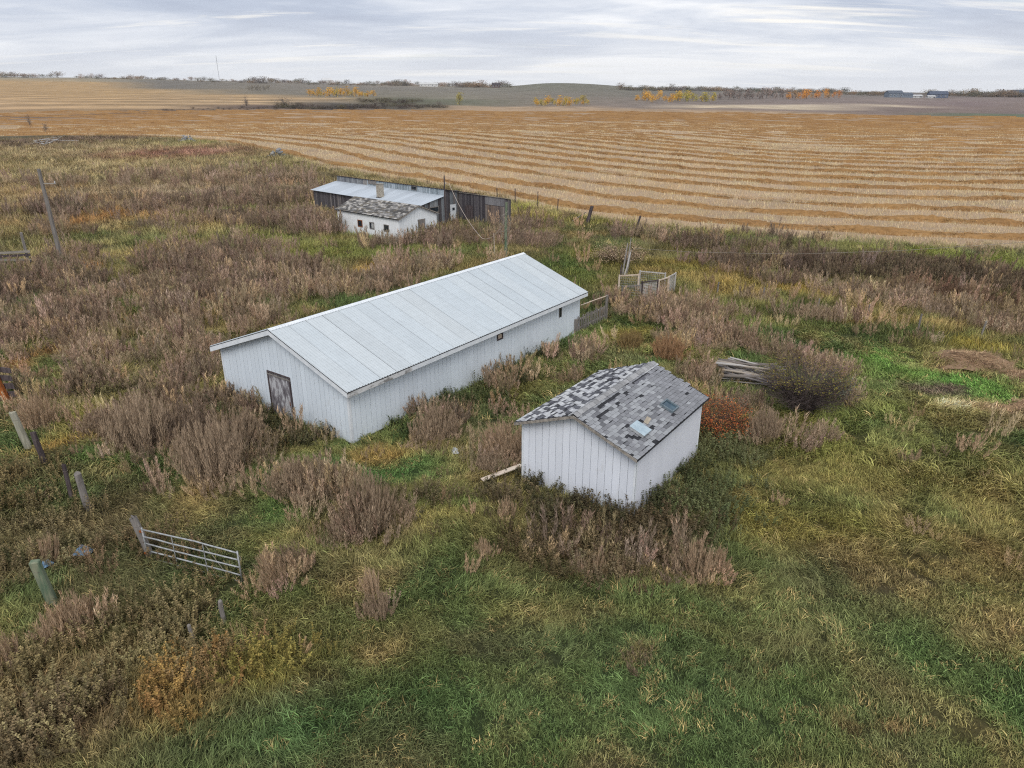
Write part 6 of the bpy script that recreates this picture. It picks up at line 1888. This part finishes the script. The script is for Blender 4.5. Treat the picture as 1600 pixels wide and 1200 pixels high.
def hay(name,label,loc,w,l,h,rz,seed):
    g=random.Random(seed); o=thing(name,label,'straw',(loc[0],loc[1],tz(*loc)),rz); mb=MB(); n=22; rs=np.random.RandomState(seed); vs=[];c=[]
    for i in range(n):
        for j in range(n):
            u,v=i/(n-1)*2-1,j/(n-1)*2-1; d=math.hypot(u,v)*(1+.25*math.sin(3*math.atan2(v,u)+seed)); e=max(-.08,1-d**1.6); z=h*e*(.55+.9*float(vn(u*2.5+seed,v*2.5+3)))-.04; vs.append((u*w+g.gauss(0,.05),v*l+g.gauss(0,.05),z))
    mb.add(vs,[(i*n+j,(i+1)*n+j,(i+1)*n+j+1,i*n+j+1) for i in range(n-1) for j in range(n-1)],L((146,120,96),.9)); mb.obj('mound',M['straw'],o,True,fix=False)
    lf=MB()
    for k in range(1500):
        u,v=g.gauss(0,.42),g.gauss(0,.42); d=math.hypot(u,v)
        if d>1: continue
        z=h*max(0,1-d**1.6)*(.55+.9*float(vn(u*2.5+seed,v*2.5+3)))+.02; a=g.gauss(.4,.7); ll=g.uniform(.25,.6); e=Vector((-math.sin(a),math.cos(a),0))*.012; p=Vector((u*w,v*l,z)); q=Vector((math.cos(a),math.sin(a),g.uniform(-.15,.3)))*ll
        k_=g.choice([(170,142,114),(150,122,98),(186,160,130),(130,102,84)]); lf.add([p-e,p+e,p+q],[(0,1,2)],L(k_,1.2))
    tag(lf.obj('loose_stalks',M['leafcol'],o,fix=False),kind='stuff')
hay('straw_heap','flattened heap of tan straw on the bright green grass',(24.3,35.9),2.1,1.5,.5,-.4,4)
hay('straw_heap','low spread of tan straw trailing off the flattened straw heap',(25.7,33.7),1.7,1.0,.28,-.3,6)
hay('straw_heap','reddish-brown straw spread beyond the edge of the bright green grass',(24.6,30.4),1.9,.8,.22,-.2,7)
def stones(name,label,loc,w,l,h,n,seed,cols):
    g=random.Random(seed); o=thing(name,label,'stones',(loc[0],loc[1],tz(*loc))); mb=MB()
    for i in range(n):
        u,v=g.gauss(0,.4),g.gauss(0,.4); z=h*max(0,1-(u*u+v*v)); r=g.uniform(.22,.5); col=L(g.choice(cols)); c=Vector((u*w,v*l,z*g.random())); vs=[]
        for k in range(3):
            for j in range(6): t=j*1.047; rr=r*(.75,1,.6)[k]*g.uniform(.8,1.15); vs.append(c+Vector((rr*math.cos(t),rr*math.sin(t),(k-1)*r*.6)))
        mb.add(vs,[(k*6+j,k*6+(j+1)%6,(k+1)*6+(j+1)%6,(k+1)*6+j) for k in range(2) for j in range(6)]+[tuple(range(12,18)),(5,4,3,2,1,0)],col)
    tag(mb.obj('stones',M['boardcol'],o,fix=False),kind='stuff'); return o
stones('stone_heap','grey heap of field stones at the corner of the stubble field',(-85.5,199.5),2.6,2.,1.7,46,3,[(150,150,152),(128,130,134),(170,168,166)])
stones('stone_heap','grey heap of stones and brush at the inner bend of the field edge',(-49.,158.),1.9,1.5,1.6,30,5,[(140,142,146),(120,122,124),(156,154,150)])
o=thing('dead_branch','bleached dead branch lying on the dark grass strip','branch',(-117.,190.,0)); 
for k in range(7): MB().tube([(0,0,.2),(rng.uniform(-3,6),rng.uniform(-1,1),rng.uniform(.3,1.6)),(rng.uniform(-4,9),rng.uniform(-1.5,1.5),rng.uniform(.3,2.6))],[.09,.06,.02],5).obj('limb',M['trimworn'],o)
# ------------------------------------------------------------------ far trees
def far_tree(seed,bare=False,wide=.5,nl=260,nb=5):
    g=random.Random(seed); tr=MB(); cr=MB(); tr.tube([(0,0,-.03),(.01,0,.3),(g.gauss(0,.02),g.gauss(0,.02),.85)],[.022,.016,.004],5)
    cl=[]
    for i in range(nb+4):
        t=g.uniform(0,6.283); z0=g.uniform(.05,.6); z1=min(.97,z0+g.uniform(.2,.38)); r=wide*g.uniform(.3,.85)*(.55 if z1>.8 else 1); e=(math.cos(t)*r,math.sin(t)*r,z1); tr.tube([(0,0,z0),(e[0]*.6,e[1]*.6,z0+(z1-z0)*.6),e],[.009,.006,.002],3,cap=False); cl.append(e)
        if bare:
            for k in range(10): q=Vector((e[0]*g.random(),e[1]*g.random(),z0+(z1-z0)*g.random())); d=Vector((g.uniform(-1,1),g.uniform(-1,1),g.uniform(.2,1.2))).normalized()*g.uniform(.1,.22); tr.tube([q,q+d],[.005,.001],3,cap=False)
    cl.append((0,0,.9))
    for i in range(nl):
        c=g.choice(cl); s=wide*.26; p=Vector((c[0]+g.gauss(0,s),c[1]+g.gauss(0,s),min(1.02,max(.02,c[2]+g.gauss(-.05,.16))))); d=Vector((g.uniform(-1,1),g.uniform(-1,1),g.uniform(-.6,1))).normalized(); e=d.cross(Vector((g.uniform(-1,1),g.uniform(-1,1),g.uniform(-1,1)))).normalized(); l=g.uniform(.028,.06)
        cr.add([p-d*l,p+e*l*.6,p+d*l,p-e*l*.6],[(0,1,2,3)])
    return tr,cr
M['bark']=mat_noise('grey_bark',L((92,84,80)),L((132,124,116)),6,bs=.2)
FT=[far_tree(60+k,wide=.42,nl=420,nb=8) for k in range(3)]; FT=[(a.mesh('trunk',M['bark'],fix=False),b.mesh('crown',M['farleaf'],fix=False)) for a,b in FT]
BT=[far_tree(70+k,True,.45,150,9) for k in range(3)]; BT=[(a.mesh('trunk',M['bark'],fix=False),b.mesh('crown',M['farleaf'],fix=False)) for a,b in BT]
ST=[far_tree(80+k,True,.75,150,9) for k in range(2)]; ST=[(a.mesh('stems',M['bark'],fix=False),b.mesh('crown',M['farleaf'],fix=False)) for a,b in ST]
TK={'gold_a':([(184,142,56),(192,150,54),(172,136,62),(166,142,62)],FT,'golden aspen in the bright clump beside the dark scrub of the draw','aspens beside the draw'),
'gold_b':([(176,150,56),(190,146,52),(160,142,58)],FT,'yellow aspen in the small clump below the round hill','aspens below the hill'),
'gold_c':([(196,150,58),(184,140,60),(204,160,66)],FT,'golden aspen in the clump at the hill end of the long far wood','golden aspens of the far wood'),
'olive_c':([(164,150,66),(150,142,72),(178,152,66)],FT,'yellow-green aspen between golden and bare trees of the far wood','yellow-green aspens of the far wood'),
'bare_d':([(128,112,106),(140,118,108),(120,106,102)],BT,'leafless grey-brown tree in the middle of the long far wood','bare trees of the far wood'),
'gold_d':([(188,128,58),(178,120,62),(196,140,64),(150,120,84)],FT,'orange-gold aspen at the houses end of the long far wood','orange aspens of the far wood'),
'dark_e':([(92,84,68),(104,92,72)],ST,'dark bush in the row on the grey far field','dark bushes on the far field')}
for i,(x,y,h,k) in enumerate(FAR_TREES):
    cols,ms,lab,grp=TK[k]; o=thing('aspen_tree' if 'gold' in k or 'olive' in k else ('bare_tree' if 'bare' in k else 'dark_bush'),lab,'tree' if k!='dark_e' else 'bush',(x,y,tz(x,y)-.2),rng.uniform(0,6.28),grp); o.scale=(h*rng.uniform(.85,1.25),)*2+(h,)
    a,b=ms[i%len(ms)]; link(bpy.data.objects.new(a.name.split('.')[0],a),o); c=link(bpy.data.objects.new('crown',b),o); q=cols[i%len(cols)]; c.color=(*L(q,1.45),1)
def single(name,label,cat,loc,h,ms,col,w=1.0):
    o=thing(name,label,cat,(*loc,tz(*loc)-.1),rng.uniform(0,6.28)); o.scale=(h*w,h*w,h); a,b=ms; link(bpy.data.objects.new(a.name.split('.')[0],a),o); c=link(bpy.data.objects.new('crown',b),o); c.color=(*L(col,1.3),1)
single('aspen_tree','lone small yellow-green tree beyond the end of the draw','tree',(-39.4,582),8.5,FT[0],(150,138,70),.9)
single('willow_bush','round dark leafless bush at the end of the scrubby draw','bush',(-141.2,478),6.,ST[0],(104,94,88),1.3)
single('bare_tree','lone leafless sapling at the field side of the scrubby draw','tree',(-161.8,472),6.5,BT[0],(120,108,100),.8)
single('willow_bush','grey leafless bush near the lone yellow-green tree','bush',(-48.4,513),4.6,ST[1],(108,100,96),1.6)
single('bare_tree','spindly leafless sapling standing in the stubble beyond the dark grass strip','tree',(-175.5,279),4.6,BT[1],(120,104,92),.6)
single('bare_tree','low leafless sapling at the stubble edge by the dead branch','tree',(-150.,246),3.2,BT[2],(120,104,92),.8)
def wood(name,pts,cols,ms,label,cat,gain,seed,wk=1.1):
    rs=np.random.RandomState(seed); c=bpy.data.collections.new(name)
    for i,mb in enumerate(ms): c.objects.link(bpy.data.objects.new('%s_%02d'%(name,i),mb.mesh('%s_%02d'%(name,i),M['farwood'],fix=False)))
    x,y,h=np.array(pts).T; n=len(x); col=np.array(cols,float)[rs.randint(0,len(cols),n)]; z=terrain(x,y)-.12*h; s=h*rs.uniform(.55,1.0,n)
    scatter(name,np.stack([x,y,z],1),np.stack([np.zeros(n),np.zeros(n),rs.uniform(0,6.28,n)],1),np.stack([h*wk*rs.uniform(.8,1.4,n),h*wk*rs.uniform(.8,1.4,n),s],1),jitter_col(col,rs,gain,.12),(c,len(ms)),label,cat)
def both(t):
    a,b=t; m=MB(); m.v=a.v+b.v; m.f=a.f+[tuple(i+len(a.v) for i in f) for f in b.f]; return m
wood('skyline_woods',WOODS,[(128,110,92),(112,104,86),(140,112,84),(118,106,100),(100,96,80)],[both(far_tree(90+k,True,.8,420,12)) for k in range(4)],'low autumn woods strung along the far skyline','woods',1.2,4,1.3)
wood('draw_scrub',SCRUB,[(84,74,70),(92,80,74),(76,70,64),(92,86,66)],[both(far_tree(95+k,True,.9,260,10)) for k in range(3)],'dark leafless scrub filling the draw between the fields','scrub',1.2,6,1.5)
# ------------------------------------------------------------------ far farmsteads
def far_house(name,label,loc,rz,w,d,h,rh,wallc,roofc,nwin=3,wing=None):
    o=thing(name,label,'house' if 'barn' not in name else 'barn',(*loc,tz(*loc)-.2),rz,); 
    mw=mat_noise(name+'_wall',L(wallc,.85),L(wallc),2,bs=0); mr=mat_noise(name+'_roof',L(roofc,.85),L(roofc),2,bs=.1)
    MB().prism([(-d/2,0),(d/2,0),(d/2,h),(0,h+rh),(-d/2,h)],'x',-w/2,w/2).obj('wall',mw,o)
    r_=MB(); r_.prism([(-d/2-.5,h-.25),(0,h+rh+.05),(d/2+.5,h-.25),(d/2+.5,h+.02),(0,h+rh+.35),(-d/2-.5,h+.02)],'x',-w/2-.5,w/2+.5); r_.obj('roof',mr,o)
    for i in range(nwin):
        x=-w/2+w*(i+.5)/nwin; f=MB().box(x-.8,x+.8,-d/2-.08,-d/2,h*.35,h*.8).obj('window',M['trim'],o); MB().box(x-.68,x+.68,-d/2-.12,-d/2-.085,h*.39,h*.76).obj('pane',M['glass_dark'],f)
    MB().box(w*.32,w*.32+1.1,-d/2-.06,-d/2-.001,.2,2.4).obj('door',M['darkwood'],o)
    if wing:
        MB().prism([(-d/2+1,0),(d/2-1,0),(d/2-1,h*.7),(0,h*.7+rh*.7),(-d/2+1,h*.7)],'x',w/2+.02,w/2+wing).obj('wing',mw,o); MB().prism([(-d/2+.6,h*.68),(0,h*.7+rh*.72),(d/2-.6,h*.68),(d/2-.6,h*.72),(0,h*.7+rh*.8),(-d/2+.6,h*.72)],'x',w/2+.52,w/2+wing+.4).obj('wing_roof',mr,o)
    return o
far_house('farmhouse','slate-blue farmhouse with a dark roof and garage wing by the far wood',(520,1060),.2,22,10,5.5,3.5,(120,130,142),(92,99,110),4,16)
far_house('farmhouse','dark blue farmhouse between the slate-blue house and the orange trees',(588,1075),-.1,24,10,5.,3.6,(98,108,128),(84,92,108),4)
far_house('farmhouse','grey-blue farmhouse tucked into the green windbreak',(705,1085),.1,20,10,5.5,3.5,(120,128,140),(84,92,104),4)
far_house('farm_shed','low white shed beside the slate-blue farmhouse',(556,1070),.1,14,8,2.6,1.4,(206,206,204),(190,190,190),2)
far_house('farm_shed','white shed in front of the dark blue farmhouse',(571,1060),0,10,6,2.4,1.2,(204,204,200),(188,188,188),2)
far_house('white_barn','bright white arched barn on the far skyline by the tree line',(-399,1690),.3,20,14,7,5,(224,224,222),(214,214,214),2)
far_house('white_barn','smaller bright white barn beside the skyline tree line',(-372,1690),.3,16,12,5,4,(222,222,220),(212,212,212),2)
far_house('white_barn','long low white barn on the skyline nearer the round hill',(-183,1720),.1,40,14,5,3,(220,220,218),(206,206,204),5)
far_house('farmhouse','dark house alone on the skyline beside the round hill',(-28,1369),0,14,9,4.5,3,(104,84,78),(72,64,66),3)
def build_mast():
    x,y=-560,1500; o=thing('radio_mast','thin lattice radio mast standing on the left skyline field','mast',(x,y,tz(x,y)))
    m=mat_noise('mast_steel',L((150,150,154)),L((170,170,172)),3,bs=0); h=46; w=.55
    for k in range(3): t=k*2.094; MB().tube([(w*math.cos(t),w*math.sin(t),0),(w*.6*math.cos(t),w*.6*math.sin(t),h)],.09,4).obj('leg',m,o)
    b=MB()
    for i in range(30):
        for k in range(3):
            t,t2=k*2.094,(k+1)*2.094; z=i*h/30; b.tube([(w*math.cos(t),w*math.sin(t),z),(w*math.cos(t2),w*math.sin(t2),z+h/30)],.05,3)
    tag(b.obj('lattice',m,o),kind='stuff')
    for k in range(3): t=k*2.094+.5; MB().tube([(0,0,h*.8),(26*math.cos(t),26*math.sin(t),0)],.03,3).obj('guy_wire',m,o)
build_mast()
# ------------------------------------------------------------------ the air
HAZE=0.00008
if HAZE:
    mb=MB(); mb.box(-3600,3600,-300,3300,-75,95); m=bpy.data.materials.new('haze'); m.use_nodes=True; t=m.node_tree; t.nodes.clear(); v=N(t,'ShaderNodeVolumePrincipled'); v.inputs['Color'].default_value=(.86,.90,.96,1); v.inputs['Density'].default_value=HAZE; v.inputs['Anisotropy'].default_value=.2
    out=N(t,'ShaderNodeOutputMaterial'); t.links.new(v.outputs[0],out.inputs['Volume']); tag(mb.obj('haze',m),'thin pale haze over the far farmland','haze',kind='stuff')
